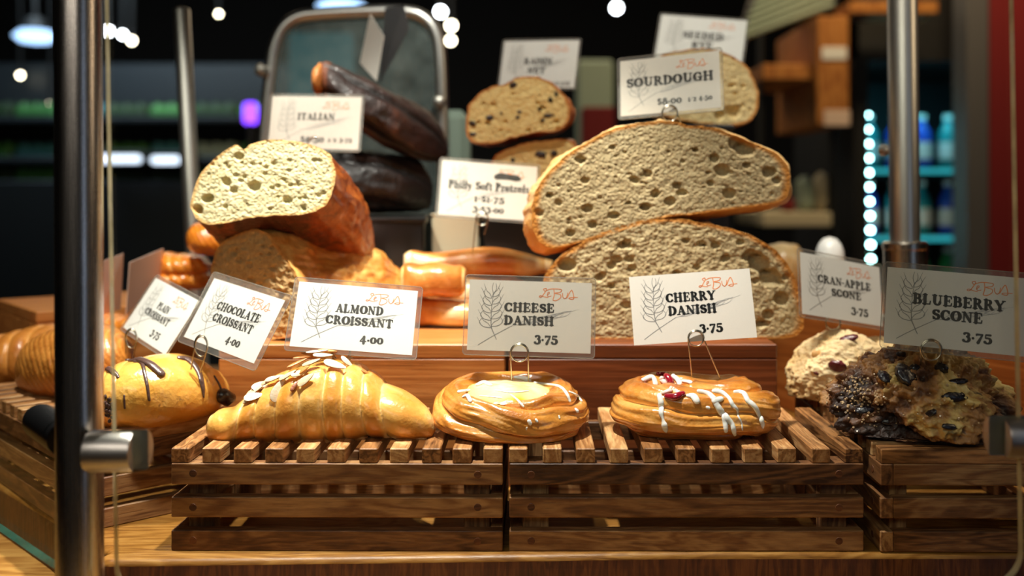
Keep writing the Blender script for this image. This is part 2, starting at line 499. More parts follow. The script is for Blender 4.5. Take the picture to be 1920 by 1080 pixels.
riser('slatted wooden riser under the almond croissant, left of the two facing the glass', .227, .135, 11, (-.248, .001, 0), R(-.4))
riser('slatted wooden riser under the cherry danish, right of the two facing the glass', .2425, .135, 11, (-.0165, 0, 0), 0)
riser('slatted wooden riser set at an angle under the chocolate croissant', .26, .125, 13, (-.328-.26*math.cos(R(133)) * -1, .034+.26*math.sin(R(133)), 0), R(133+180))
riser('dim slatted wooden riser under the dark blueberry scone', .245, .14, 12, (.241, .2435, 0), R(-90-1.0))

# ------------------------------------------------------------------ counter, ledge, wooden boxes
cb = MB()
edge = [(-.286, -.014), (.62, -.014), (.62, .75), (-.62, .75), (-.62, .32)]
def chamfer_poly(poly, h0, h1, b, mb):
    """slab whose top rim is rounded over"""
    n = len(poly); P = [Vector((x, y, 0)) for x, y in poly]
    c = sum(P, Vector())/n
    levels = [(h0, 0), (h1-b, 0), (h1-b*.6, b*.12), (h1-b*.25, b*.4), (h1, b)]
    vs = []
    for z, ins in levels:
        for i in range(n):
            a = (P[i]-P[i-1]).normalized(); d = (P[(i+1) % n]-P[i]).normalized()
            na = Vector((-a.y, a.x, 0)); nd = Vector((-d.y, d.x, 0))
            q = P[i]+(na+nd)/(1+na.dot(nd))*ins
            vs.append((q.x, q.y, z))
    fs = [tuple(range(n))[::-1], tuple(range(4*n, 5*n))]
    for k in range(4):
        for i in range(n): fs.append((k*n+i, k*n+(i+1) % n, (k+1)*n+(i+1) % n, (k+1)*n+i))
    mb.add(vs, fs)
    for i in range(len(fs)): mb.mi[i] = 1 if 2 <= i < 2+n else 0
rp = []
c0 = Vector((-.286, -.014))
for k in range(7):
    a = R(135+ (270-135)*k/6)
    rp.append((-.282+.010*math.cos(a), -.008+.010*math.sin(a)))
poly = rp+[(.0, -.008), (.10, -.0035), (.62, -.003), (.62, .75), (-.66, .75), (-.66, .372)]
chamfer_poly(poly, -.04, 0, .004, cb)
o = obj('butcher_block_counter', cb, [M['butcher_block'], M['end_grain']], smooth=True, angle=30)
tag(o, 'butcher block counter slab with rounded edge under all the risers', 'counter')
lb = MB(); lb.prism([(-.30, -.32), (.75, -.32), (.75, .9), (-1.0, .9), (-1.0, .38)], -.075, -.0405)
o = obj('display_ledge', lb, M['ledge_wood'], smooth=False)
tag(o, 'lower light wood ledge running around the butcher block slab', 'ledge')
for i, off in enumerate((.0, )):
    pass

def wbox(name, label, x0, x1, y0, y1, z0, z1, mat, rz=0, pivot=(0, 0)):
    mb = MB(); th = .012
    cx, cy = (x0+x1)/2, (y0+y1)/2
    t = thing(name, label, 'wooden box', (pivot[0] if rz else cx, pivot[1] if rz else y0, z0), 'solid wooden boxes carrying the bread', (0, 0, rz))
    ox, oy = (0, 0) if rz else (cx, y0)
    def b(n_, a0, a1, b0, b1, c0_, c1_):
        m_ = MB(); m_.box(a0-ox, a1-ox, b0-oy, b1-oy, c0_-z0, c1_-z0, .001); return obj(n_, m_, mat, t, smooth=False)
    b('front_board', x0, x1, y0, y0+th, z0+.0001, z1-th)
    b('top_board', x0, x1, y0, y1, z1-th+.0001, z1)
    b('side_board', x0, x0+th, y0+th+.0001, y1, z0+.0001, z1-th)
    b('side_board', x1-th, x1, y0+th+.0001, y1, z0+.0001, z1-th)
    return t
RZ = .119
wbox('display_box', 'light oak display box holding the Italian loaves, behind the almond croissant', -.262, -.0235, .152, .52, 0, RZ, M['riser_oak'])
wbox('display_box', 'reddish brown display box under the sourdough loaves, behind the danishes', -.0205, .203, .152, .52, 0, RZ, M['riser_mahogany'])
# right angled box: front face runs from (.225,.40) towards (.45,.09)
ang = math.atan2(.12-.42, .43-.275)
wbox('display_box', 'orange brown display box set at an angle behind the two scones', 0, .54, 0, .20, 0, RZ, M['riser_cherry_wood'], ang, (.229, .562))
wbox('display_box', 'small wooden box at the far left carrying glazed twists', 0, .165, 0, .16, 0, .125, M['riser_oak'], R(40), (-.50, .33))

# ------------------------------------------------------------------ price cards
def arc(cx, cy, rx, ry, a0, a1, wt=.125, wn=.055, n=9):
    out = []
    for k in range(n+1):
        a = R(a0+(a1-a0)*k/n)
        out.append((cx+rx*math.cos(a), cy+ry*math.sin(a), wn+(wt-wn)*abs(math.cos(a))**1.3))
    return out
def ln(*pts): return [tuple(p) for p in pts]
def serif(x, y, h=.2, w=.05): return ln((x-h, y, w), (x+h, y, w))
def stem(x, y0=.05, y1=.95, w=.125, s=.19):
    return [ln((x, y0, w), (x, y1, w)), serif(x, y0, s), serif(x, y1, s)]
G = {
 'A': (1.0, [ln((.2, .06, .055), (.47, .92, .06)), ln((.5, .9, .11), (.78, .08, .13)), ln((.3, .32, .05), (.68, .32, .05)), serif(.18, .05, .15), serif(.8, .05, .17)]),
 'B': (.9, stem(.25)+[ln((.25, .95, .05), (.5, .95, .05)), arc(.48, .73, .17, .2, 90, -90, .12), ln((.25, .51, .05), (.5, .51, .05)), arc(.5, .28, .22, .22, 90, -90, .13), ln((.25, .05, .05), (.5, .05, .05))]),
 'C': (.92, [arc(.5, .5, .35, .44, 45, 318, .14), ln((.78, .93, .04), (.79, .66, .06))]),
 'D': (1.0, stem(.25)+[ln((.25, .95, .05), (.45, .95, .05)), arc(.45, .5, .36, .44, 90, -90, .14), ln((.25, .05, .05), (.45, .05, .05))]),
 'E': (.88, stem(.25)+[ln((.25, .95, .05), (.72, .94, .06), (.75, .74, .05)), ln((.25, .51, .05), (.58, .51, .05)), ln((.58, .64, .045), (.58, .38, .045)), ln((.25, .05, .05), (.74, .06, .06), (.78, .3, .05))]),
 'G': (1.0, [arc(.5, .5, .35, .44, 45, 300, .14), ln((.78, .93, .04), (.79, .66, .06)), ln((.76, .12, .12), (.76, .42, .12)), serif(.74, .45, .19)]),
 'H': (1.1, stem(.25)+stem(.82)+[ln((.25, .51, .05), (.82, .51, .05))]),
 'I': (.5, stem(.25)),
 'L': (.85, stem(.25)+[ln((.25, .05, .05), (.7, .06, .06), (.75, .34, .05))]),
 'M': (1.25, [ln((.22, .06, .055), (.25, .92, .06)), ln((.27, .92, .11), (.58, .14, .1)), ln((.58, .14, .06), (.9, .92, .05)), ln((.95, .06, .125), (.95, .92, .125)), serif(.2, .05, .14), serif(.97, .05, .18), serif(.2, .95, .12), serif(.99, .95, .14)]),
 'N': (1.05, [ln((.22, .06, .055), (.22, .92, .06)), ln((.25, .92, .11), (.78, .1, .11)), ln((.82, .06, .055), (.82, .92, .055)), serif(.2, .05, .15), serif(.17, .95, .12), serif(.84, .95, .15)]),
 'O': (1.0, [arc(.5, .5, .35, .44, 0, 360, .15, .055, 18)]),
 'P': (.85, stem(.25)+[ln((.25, .95, .05), (.45, .95, .05)), arc(.45, .7, .2, .23, 90, -90, .13), ln((.25, .46, .05), (.45, .46, .05))]),
 'R': (.98, stem(.25)+[ln((.25, .95, .05), (.47, .95, .05)), arc(.47, .73, .18, .2, 90, -90, .12), ln((.25, .51, .05), (.48, .51, .05)), ln((.5, .5, .1), (.78, .09, .12)), serif(.84, .06, .1)]),
 'S': (.8, [arc(.42, .71, .23, .2, 30, 190, .12, .06)+arc(.4, .71, .22, .18, 200, 250, .12, .1)+arc(.42, .29, .24, .2, 70, -10, .12, .11)+arc(.42, .29, .24, .22, -20, -150, .11, .06), ln((.64, .94, .04), (.66, .72, .05)), ln((.16, .06, .04), (.14, .3, .05))]),
 'T': (.95, stem(.48)+[ln((.1, .7, .045), (.13, .94, .06), (.83, .94, .06), (.86, .7, .045))]),
 'U': (1.05, [ln((.28, .95, .125), (.28, .35, .125)), arc(.53, .34, .25, .28, 180, 360, .11, .07), ln((.8, .34, .06), (.8, .95, .055)), serif(.27, .95, .19), serif(.82, .95, .14)]),
 'Y': (.98, [ln((.2, .92, .12), (.5, .45, .12)), ln((.82, .92, .055), (.5, .45, .07)), ln((.5, .45, .125), (.5, .06, .125)), serif(.5, .05), serif(.18, .95, .16), serif(.84, .95, .13)]),
 '0': (.75, [arc(.37, .36, .24, .3, 0, 360, .12, .055, 16)]),
 '1': (.45, [ln((.22, .05, .11), (.22, .65, .11)), serif(.22, .05, .16), ln((.08, .58, .05), (.2, .66, .06))]),
 '2': (.72, [arc(.35, .5, .2, .18, 150, -20, .11, .06), ln((.53, .44, .1), (.14, .06, .06)), ln((.12, .07, .07), (.6, .07, .08))]),
 '3': (.75, [arc(.36, .58, .2, .17, 150, -70, .11, .06), arc(.34, .18, .26, .24, 80, -150, .12, .06)]),
 '4': (.78, [ln((.42, .72, .06), (.08, .24, .05)), ln((.06, .2, .06), (.68, .2, .06)), ln((.45, -.02, .12), (.45, .7, .12))]),
 '5': (.75, [ln((.2, .72, .07), (.58, .72, .08)), ln((.18, .72, .05), (.16, .42, .05)), arc(.34, .2, .26, .25, 110, -150, .12, .06)]),
 '6': (.75, [arc(.37, .27, .22, .24, 0, 360, .12, .06, 14), ln((.14, .3, .11), (.25, .68, .07), (.48, .86, .05))]),
 '7': (.7, [ln((.1, .6, .05), (.12, .7, .08), (.6, .7, .07)), ln((.6, .68, .06), (.25, -.05, .12))]),
 '8': (.75, [arc(.37, .62, .17, .17, 0, 360, .1, .06, 12), arc(.37, .23, .23, .22, 0, 360, .12, .06, 14)]),
 '$': (.7, [arc(.35, .6, .18, .16, 30, 230, .1, .05), arc(.35, .25, .2, .18, 50, -150, .1, .05), ln((.35, -.02, .03), (.35, .88, .03))]),
 '.': (.35, [ln((.16, .32, .1), (.17, .32, .1))]), '-': (.4, [ln((.06, .4, .06), (.32, .4, .06))]), ' ': (.4, []),
 '/': (.5, [ln((.05, .1, .03), (.4, .8, .03))]), 
 'h': (.75, [ln((.2, .05, .1), (.2, .95, .1)), serif(.2, .05, .15), arc(.38, .42, .18, .2, 150, 0, .1, .06), ln((.56, .42, .1), (.56, .05, .1)), serif(.56, .05, .13)]),
 'i': (.4, [ln((.2, .05, .1), (.2, .6, .1)), serif(.2, .05, .14), ln((.2, .85, .1), (.21, .85, .1))]),
 'l': (.4, [ln((.2, .05, .1), (.2, .95, .1)), serif(.2, .05, .14)]),
 'y': (.7, [ln((.15, .6, .1), (.35, .1, .1)), ln((.58, .6, .05), (.3, -.15, .06), (.12, -.18, .07)), serif(.15, .6, .12)]),
 'o': (.7, [arc(.35, .34, .23, .28, 0, 360, .11, .05, 14)]),
 'f': (.5, [ln((.2, .05, .1), (.2, .75, .1)), arc(.36, .75, .16, .18, 180, 40, .1, .06), ln((.05, .6, .05), (.4, .6, .05)), serif(.2, .05, .14)]),
 't': (.5, [ln((.22, .12, .1), (.22, .8, .08)), ln((.05, .6, .05), (.42, .6, .05)), arc(.32, .15, .1, .1, 180, 330, .08, .06)]),
 'r': (.55, [ln((.2, .05, .1), (.2, .6, .1)), serif(.2, .05, .15), ln((.25, .5, .05), (.45, .58, .09))]),
 'e': (.7, [arc(.35, .34, .23, .28, 20, 330, .11, .05, 14), ln((.15, .36, .04), (.56, .4, .04))]),
 'z': (.65, [ln((.1, .56, .06), (.5, .58, .07), (.12, .08, .07), (.56, .08, .07))]),
 's': (.6, [arc(.3, .46, .17, .14, 30, 230, .09, .05), arc(.3, .2, .18, .15, 60, -150, .09, .05)]),
}
SW = [1.0]
def stroke2d(mb, pts, xf, z, caps=True):
    P = [xf(x, y) for x, y, w in pts]; Wd = [w for _, _, w in pts]
    n = len(P)
    for i in range(n-1):
        (x0, y0, s0), (x1, y1, s1) = P[i], P[i+1]
        dx, dy = x1-x0, y1-y0; L = math.hypot(dx, dy)
        if L < 1e-9: continue
        nx, ny = -dy/L, dx/L
        w0, w1 = Wd[i]*s0*SW[0], Wd[i+1]*s1*SW[0]
        mb.add([(x0+nx*w0, y0+ny*w0, z), (x0-nx*w0, y0-ny*w0, z), (x1-nx*w1, y1-ny*w1, z), (x1+nx*w1, y1+ny*w1, z)], [(0, 1, 2, 3)])
    if caps:
        for i in range(n):
            x, y, s = P[i]; w = Wd[i]*s*SW[0]
            mb.add([(x+w*math.cos(a*PI/4), y+w*math.sin(a*PI/4), z) for a in range(8)], [tuple(range(8))])
def text2d(mb, s, x0, x1, yb, hgt, z):
    tot = sum(G[c][0] for c in s); kx = (x1-x0)/tot; x = 0; SW[0] = 1.32
    for c in s:
        for st in G[c][1]:
            stroke2d(mb, st, (lambda a, b, X=x: (x0+(X+a)*kx, yb+b*hgt, (hgt+kx)/2*.95)), z)
        x += G[c][0]
    SW[0] = 1.0

def solve_card(px4, d, w0=.089, asp=.575, reg=.02):
    """pose of a flat rectangle whose middle is d from the lens"""
    T = np.array(px4, float); c = T.mean(0)
    x = np.array([0, 0, 0, c[0], c[1], (np.linalg.norm(T[1]-T[0]))*d/F, (np.linalg.norm(T[3]-T[0]))*d/F])
    a = math.atan2(-(T[1]-T[0])[1], (T[1]-T[0])[0]); x[2] = a
    x[5] = w0; x[6] = w0*asp
    x0 = x.copy()
    def res(x):
        Mx = Matrix.Rotation(x[0], 3, 'Z') @ Matrix.Rotation(x[1], 3, 'X') @ Matrix.Rotation(x[2], 3, 'Y')
        ce = W(x[3], x[4], d); r = []
        for i, (sx, sz) in enumerate(((-1, 1), (1, 1), (1, -1), (-1, -1))):
            p = ce+Mx @ Vector((sx*x[5]/2, 0, sz*x[6]/2)); dd = p.y-CYW
            r += [CX+p.x*F/dd-T[i][0], CY-(p.z-CZ)*F/dd-T[i][1]]
        return np.array(r+[(x[1]+.2)*4*reg*100, x[0]*reg*100, (x[5]-w0)*300, (x[6]-x[5]*asp)*1200])
    sgn = -1
    x[2] = -a
    lam = 1e-3
    best = res(x)
    for it in range(60):
        J = np.zeros((len(best), 7))
        for k in range(7):
            e = np.zeros(7); e[k] = 1e-5 if k not in (3, 4) else 1e-2
            J[:, k] = (res(x+e)-best)/e[k]
        dx = np.linalg.solve(J.T@J+lam*np.diag(np.diag(J.T@J)+1e-9), -J.T@best)
        r2 = res(x+dx)
        if (r2**2).sum() < (best**2).sum(): x = x+dx; best = r2; lam *= .5
        else: lam *= 4
    print('card', px4[0], 'err', round(float(np.abs(best[:8]).max()), 1), 'w', round(x[5]*1000, 1), 'h', round(x[6]*1000, 1), 'yaw/tilt/roll', [round(math.degrees(v)) for v in x[:3]])
    return x

WHEAT = []
def make_wheat():
    S = []
    # upright ear: stem, kernels in pairs and whiskers
    sx = lambda v: .19+.014*math.sin(v*3)
    S.append([(.235, .16, .0032), (.205, .27, .0036), (.19, .34, .004), (.186, .5, .003), (.19, .68, .0026), (.2, .8, .002)])
    for k in range(5):
        y = .32+k*.105; w = .078-.006*k; h = .135
        for s in (-1, 1):
            x0 = .187; yy = y+(.02 if s > 0 else 0)
            tip = (x0+s*w*.95, yy+h)
            S.append([(x0, yy, .0026), (x0+s*w*.75, yy+.015, .003), (x0+s*w*1.22, yy+h*.55, .0026), tip+(.002,)])
            S.append([(x0, yy, .002), (x0+s*w*.3, yy+h*.45, .0028), (x0+s*w*.75, yy+h*.72, .0024), tip+(.002,)])
            S.append([tip+(.0022,), (tip[0]+s*.016, tip[1]+.07, .0012)])
            S.append([(x0+s*w*1.1, yy+.06, .0022), (x0+s*(w*1.1+.03), yy+.15, .0012)])
    S.append([(.2, .8, .003), (.187, .88, .0026), (.195, .96, .002)]); S.append([(.2, .8, .003), (.222, .88, .0026), (.217, .95, .002)])
    S.append([(.09, .075, .003), (.2, .2, .003), (.36, .36, .003)])
    return S
def make_wheat2():
    S = [[(.36, .36, .003), (.5, .41, .0026), (.68, .5, .002), (.84, .6, .0014)]]
    for k in range(6):
        t = k/5; bx = .4+t*.3; by = .37+t*.13
        for s in (-1, 1):
            S.append([(bx, by, .002), (bx+.05, by+.03+s*.03, .0026), (bx+.1, by+.055+s*.03, .0022), (bx+.13, by+.075+s*.01, .0014)])
        S.append([(bx+.12, by+.075, .0014), (bx+.2, by+.12, .0008)])
    return S
LOGO = [
 [(.62, .86, .0045), (.605, .89, .0045), (.625, .905, .005), (.628, .88, .005), (.6, .80, .005), (.585, .775, .005), (.572, .785, .0045), (.585, .80, .0045), (.61, .785, .0045), (.645, .775, .004)],
 [(.635, .81, .004), (.652, .83, .0045), (.655, .85, .004), (.642, .845, .0045), (.64, .8, .0045), (.655, .79, .004), (.67, .80, .004)],
 [(.63, .875, .004), (.67, .9, .005), (.735, .9, .005), (.755, .885, .005), (.74, .855, .005), (.7, .84, .0045), (.745, .82, .005), (.745, .775, .005), (.71, .735, .005), (.685, .74, .005)],
 [(.69, .89, .005), (.695, .82, .0055), (.685, .75, .005)],
 [(.762, .84, .005), (.765, .79, .005), (.782, .765, .005), (.797, .79, .005), (.805, .85, .0045)],
 [(.8, .78, .0045), (.835, .89, .0055), (.855, .79, .0055), (.845, .76, .005), (.815, .77, .0045), (.83, .785, .004), (.885, .79, .004)],
]
CARDS = {}
def card(key, label, px4, d, lines, price=None, sleeve=(.06, .06), paper='card_white', inkm='ink_black', logo=True, asp=.575, reg=.02, pricebox=(.54, .735), smalltext=None, extra=None, w0=.089, sl_side=None):
    x = solve_card(px4, d, w0=w0, asp=asp, reg=reg)
    w, h = x[5], x[6]
    Mx = Matrix.Rotation(x[0], 4, 'Z') @ Matrix.Rotation(x[1], 4, 'X') @ Matrix.Rotation(x[2], 4, 'Y') @ Matrix.Rotation(PI/2, 4, 'X')
    t = thing('price_card', label, 'price card', W(x[3], x[4], d), 'printed price cards', Mx.to_euler())
    mb = MB(); mb.box(-w/2, w/2, -h/2, h/2, -.00015, .00015)
    obj('paper', mb, M[paper], t, smooth=False)
    X = lambda u: -w/2+u*w
    Y = lambda v: -h/2+v*h
    z = .00021
    def strokes(name, S, mat, zz):
        m_ = MB()
        for st in S: stroke2d(m_, [(q[0], q[1], q[2]) for q in smoothpath(st, 4)], lambda a, b: (X(a), Y(b), w), zz)
        return obj(name, m_, M[mat], t, smooth=False)
    if logo:
        strokes('wheat_drawing', make_wheat(), 'ink_grey', z)
        strokes('wheat_drawing', make_wheat2(), 'ink_light_grey', z-.00001)
        SW[0] = .66; strokes('logo_lettering', LOGO, 'ink_orange', z+.00001); SW[0] = 1.0
    for (s, u0, u1, vb, vh) in lines:
        m_ = MB(); text2d(m_, s, X(u0), X(u1), Y(vb), vh*h, z+.00002)
        obj('name_lettering', m_, M[inkm], t, smooth=False)
    if price:
        m_ = MB(); text2d(m_, price, X(pricebox[0]), X(pricebox[1]), Y(.125), .14*h, z+.00002)
        obj('price_lettering', m_, M[inkm], t, smooth=False)
    if extra:
        m_ = MB()
        for st in extra: stroke2d(m_, st, lambda a, b: (X(a), Y(b), w), z+.00003)
        obj('marker_strike', m_, M['ink_black'], t, smooth=False)
    if smalltext:
        for s, u0, u1, vb, vh in smalltext:
            m_ = MB(); text2d(m_, s, X(u0), X(u1), Y(vb), vh*h, z+.00002)
            obj('small_lettering', m_, M[inkm], t, smooth=False)
    if sleeve:
        sx, sy = sleeve[0]*w/2*1.1, sleeve[1]*w/2*1.1
        if sl_side: pl, pr, pb, pt = [q*w for q in sl_side]
        else: pl = pr = sx; pb = pt = sy
        x0, x1, y0, y1 = -w/2-pl, w/2+pr, -h/2-pb, h/2+pt
        r = .0026; pl_ = []
        for (qx, qy, a0) in ((x1-r, y1-r, 0), (x0+r, y1-r, 90), (x0+r, y0+r, 180), (x1-r, y0+r, 270)):
            for k in range(6):
                a = R(a0+90*k/5); pl_.append((qx+r*math.cos(a), qy+r*math.sin(a)))
        m_ = MB(); m_.prism(pl_, -.00035, .00035)
        sl = obj('plastic_sleeve', m_, M['plastic_film'], t, smooth=False)
        m_ = MB(); m_.tube([(a, b, 0) for a, b in pl_], .00038, 6, closed=True)
        obj('sleeve_rim', m_, M['plastic_rim'], t)
    CARDS[key] = t
    return t
NM = lambda a, b: [(a, .29, .70, .56, .125), (b, .29, .70, .375, .125)]
card('plain', 'steeply tilted white card printed PLAIN CROISSANT 3.75, furthest left of the printed row', [(294, 522), (373, 564), (311, 666), (230, 613)], .86,
     [('PLAIN', .36, .62, .56, .12), ('CROISSANT', .2, .74, .385, .12)], '3.75', reg=.004)
card('chocolate', 'tilted white card printed CHOCOLATE CROISSANT 4.00 above the chocolate croissant', [(403, 522), (534, 563), (477, 682), (344, 631)], .79,
     [('CHOCOLATE', .22, .82, .56, .125), ('CROISSANT', .24, .80, .375, .125)], '4.00', (.1, .1), reg=.004)
card('almond', 'bright white card printed ALMOND CROISSANT 4.00 over the almond croissant', [(562, 528), (783, 546), (773, 666), (542, 649)], .762,
     [('ALMOND', .33, .73, .57, .13), ('CROISSANT', .26, .82, .385, .13)], '4.00', (.07, .07), pricebox=(.56, .755))
card('cheese', 'cream card in clear sleeve printed CHEESE DANISH 3.75', [(880, 524), (1109, 531), (1108, 664), (876, 655)], .765, NM('CHEESE', 'DANISH'), '3.75', (.06, .07), 'card_linen', reg=.3)
card('cherry', 'cream card without sleeve printed CHERRY DANISH 3.75', [(1179, 520), (1405, 503), (1420, 633), (1189, 647)], .770, [('CHERRY', .29, .70, .585, .13), ('DANISH', .3, .70, .395, .13)], '3.75', None, 'card_linen')
card('cran', 'white card printed CRAN-APPLE SCONE 3.75 above the pale scone', [(1493, 471), (1655, 503), (1649, 611), (1511, 589)], .88,
     [('CRAN-APPLE', .2, .87, .56, .125), ('SCONE', .36, .74, .375, .12)], '3.75', (.06, .06), pricebox=(.6, .82))
card('blueberry', 'large grey card printed BLUEBERRY SCONE 3.75 above the dark scone at the right', [(1663, 502), (1931, 521), (1925, 671), (1658, 641)], .69,
     [('BLUEBERRY', .19, .84, .55, .135), ('SCONE', .33, .69, .365, .135)], '3.75', (.05, .07), 'card_linen', pricebox=(.55, .76), reg=.12)
card('italian', 'cream card printed ITALIAN leaning against the dark loaves', [(512, 182), (678, 181), (672, 282), (502, 276)], 1.0,
     [('ITALIAN', .30, .72, .55, .13)], None, (.05, .05), 'card_linen', smalltext=[('$6.50', .35, .62, .12, .14), ('1/2 3.75', .66, .93, .13, .1)])
card('pretzel', 'cream card printed Philly Soft Pretzels with a black marker strike', [(830, 300), (1007, 313), (1002, 415), (821, 402)], .97,
     [('Philly Soft Pretzels', .08, .93, .50, .15)], None, (.05, .05), 'card_linen', logo=True, smalltext=[('1-$1.75', .36, .68, .28, .13), ('3-$3.00', .35, .68, .09, .13)],
     extra=[[(.58, .76, .03), (.62, .78, .036), (.72, .77, .03), (.79, .76, .034), (.82, .745, .02)]])
card('sourdough', 'cream card printed SOURDOUGH clipped on top of the big round loaf', [(1165, 115), (1348, 95), (1352, 200), (1162, 220)], .90,
     [('SOURDOUGH', .06, .94, .5, .16)], None, (.05, .06), 'card_linen', smalltext=[('$8.00', .37, .62, .14, .14), ('1/2 4.50', .68, .92, .15, .1)], reg=.15)
card('raisin', 'white card printed RAISIN NUT standing behind the raisin loaf', [(946, 78), (1087, 75), (1076, 165), (936, 164)], 1.14,
     [('RAISIN', .3, .68, .5, .13), ('NUT', .36, .6, .3, .13)], None, (.04, .04), smalltext=[('1/2 3.75', .72, .94, .05, .1)])
card('rye', 'white card printed SEEDED RYE, topmost card at the upper right', [(1240, 27), (1402, 40), (1390, 119), (1228, 108)], 1.2,
     [('SEEDED', .28, .76, .5, .15), ('RYE', .4, .65, .27, .15)], None, (.04, .04))
def backcard(label, px4, d, mat):
    mb = MB(); P = [W(a, b, c) for (a, b), c in zip(px4, d)]
    nrm = (P[1]-P[0]).cross(P[3]-P[0]).normalized()*.0003
    mb.add([p+nrm for p in P]+[p-nrm for p in P], [(0, 1, 2, 3), (7, 6, 5, 4), (0, 4, 5, 1), (1, 5, 6, 2), (2, 6, 7, 3), (3, 7, 4, 0)])
    o = obj('price_card', mb, M[mat], smooth=False); rebase(o, sum(P, Vector())/4)
    tag(o, label, 'price card')
    return o
backcard('blank beige back of a card seen beside the front steel post', [(187, 492), (231, 475), (226, 580), (187, 590)], (1.0, 1.06, 1.06, 1.0), 'card_pink')
backcard('blank beige back of a card right of the glass edge at the left', [(243, 492), (306, 466), (300, 535), (236, 590)], (1.0, 1.08, 1.08, 1.0), 'card_pink')
backcard('pale narrow card standing edge on above the dark loaf', [(694, 26), (720, 68), (706, 152), (675, 118)], (1.14, 1.10, 1.10, 1.14), 'card_linen')
backcard('dark grey card hanging beside the pale one above the dark loaf', [(722, 15), (757, 10), (767, 55), (712, 155)], (1.16, 1.14, 1.14, 1.16), 'card_grey')

def pin(label, cx, cy, r, legs, d, tilt=0, rx=1.0, dz=.0012, depth_leg=0.0):
    """bent wire card holder: a coil with two legs"""
    mb = MB(); wr = .00055
    def P(px, py, o=0): return W(px, py, d-o)
    pts = []
    (lx, ly), (qx, qy) = legs
    pts.append(W(lx, ly, d+depth_leg))
    for k in range(15):
        a = R(190-200*k/14)
        pts.append(P(cx+r*rx*math.cos(a), cy-r*math.sin(a), .0004))
    pts.append(W(qx, qy, d+depth_leg))
    mb.tube(pts, wr, 8)
    ring = []
    for k in range(22):
        a = 2*PI*k/22; ring.append(P(cx+r*.93*rx*math.cos(a), cy+r*.08-r*.93*math.sin(a), -.0009 if False else .0012))
    mb.tube(ring, wr*.95, 8, closed=True)
    o = obj('card_holder', mb, M['wire_steel'], angle=180); rebase(o, W(lx, ly, d+depth_leg))
    tag(o, label, 'card holder', 'bent wire card holders')
pin('bent wire holder gripping the almond croissant card', 640, 658, 17, ((626, 690), (657, 690)), .755)
pin('bent wire holder gripping the cheese danish card', 974, 661, 17, ((960, 722), (991, 722)), .758, depth_leg=.004)
pin('long legged wire holder gripping the cherry danish card', 1305, 634, 15, ((1298, 714), (1352, 714)), .763, depth_leg=.004)
pin('bent wire holder gripping the chocolate croissant card', 377, 648, 20, ((358, 692), (376, 698)), .783, rx=.62)
pin('bent wire holder gripping the plain croissant card', 246, 634, 18, ((236, 662), (250, 668)), .853, rx=.6)
pin('bent wire holder gripping the blueberry scone card', 1746, 656, 20, ((1727, 690), (1766, 690)), .684, depth_leg=.05)
pin('bent wire holder gripping the cran-apple scone card', 1562, 604, 14, ((1552, 640), (1574, 640)), .873)
pin('bent wire holder gripping the sourdough card', 1256, 212, 15, ((1238, 240), (1280, 240)), .893)
pin('bent wire holder gripping the pretzel card', 904, 410, 12, ((886, 475), (908, 440)), .963)

exec_parts = True
# ------------------------------------------------------------------ lofted shapes from a side profile
def interp(xs, ys, x):
    """smooth monotone-ish interpolation"""
    xs = np.array(xs, float); ys = np.array(ys, float)
    m = np.gradient(ys, xs)
    i = int(np.clip(np.searchsorted(xs, x)-1, 0, len(xs)-2))
    h = xs[i+1]-xs[i]; t = min(max((x-xs[i])/h, 0), 1)
    return float((2*t**3-3*t*t+1)*ys[i]+(t**3-2*t*t+t)*h*m[i]+(-2*t**3+3*t*t)*ys[i+1]+(t**3-t*t)*h*m[i+1])

def loft(name, mat, stations, d, hy, disp, tone, parent=None, nx=220, nth=104, yoff=None, flatbot=.85, loc=None, expo=2.3):
    """stations: (px, py_top, py_bottom). hy(u) half depth in m. disp(u,th,p,px)->relative radius. tone likewise"""
    xs = [s[0] for s in stations]; T = [s[1] for s in stations]; B = [s[2] for s in stations]
    mb = MB(); tn = []; rows = []
    for i in range(nx+1):
        u = .5-.5*math.cos(PI*(i/nx)); u = .35*u+.65*(i/nx)
        px = xs[0]+(xs[-1]-xs[0])*u
        t = interp(xs, T, px); b = interp(xs, B, px)
        yo = yoff(u) if yoff else 0
        c = W(px, (t+b)/2, d+yo); hz = (b-t)/2*(d+yo)/F; h_y = hy(u)
        ee = min(u, 1-u); k_end = min(1, math.sqrt(max(0, 1-(1-min(ee/.03, 1))**2)))
        for j in range(nth):
            th = 2*PI*j/nth
            ct, st = math.cos(th), math.sin(th)
            e = 2/expo
            yy = -abs(ct)**e*math.copysign(1, ct)*h_y
            zz = abs(st)**e*math.copysign(1, st)*hz
            if st < 0: zz *= flatbot+(1-flatbot)*abs(ct)
            p = c+Vector((0, yy*k_end, zz))
            q = disp(u, th, p, px)
            p = c+Vector((0, yy*(1+q)*k_end, zz*(1+q)))
            mb.v.append(tuple(p)); tn.append(tone(u, th, p, px, q))
    n = nth
    for i in range(nx):
        for j in range(n): mb.f.append((i*n+j, i*n+(j+1) % n, (i+1)*n+(j+1) % n, (i+1)*n+j)); mb.mi.append(0)
    mb.f.append(tuple(range(n))); mb.f.append(tuple(nx*n+j for j in range(n))[::-1]); mb.mi += [0, 0]
    o = obj(name, mb, mat, parent, world=parent is not None, attrs={'tone': tn}, angle=180)
    if parent is None: rebase(o, loc if loc is not None else W((xs[0]+xs[-1])/2, max(B), d))
    return o

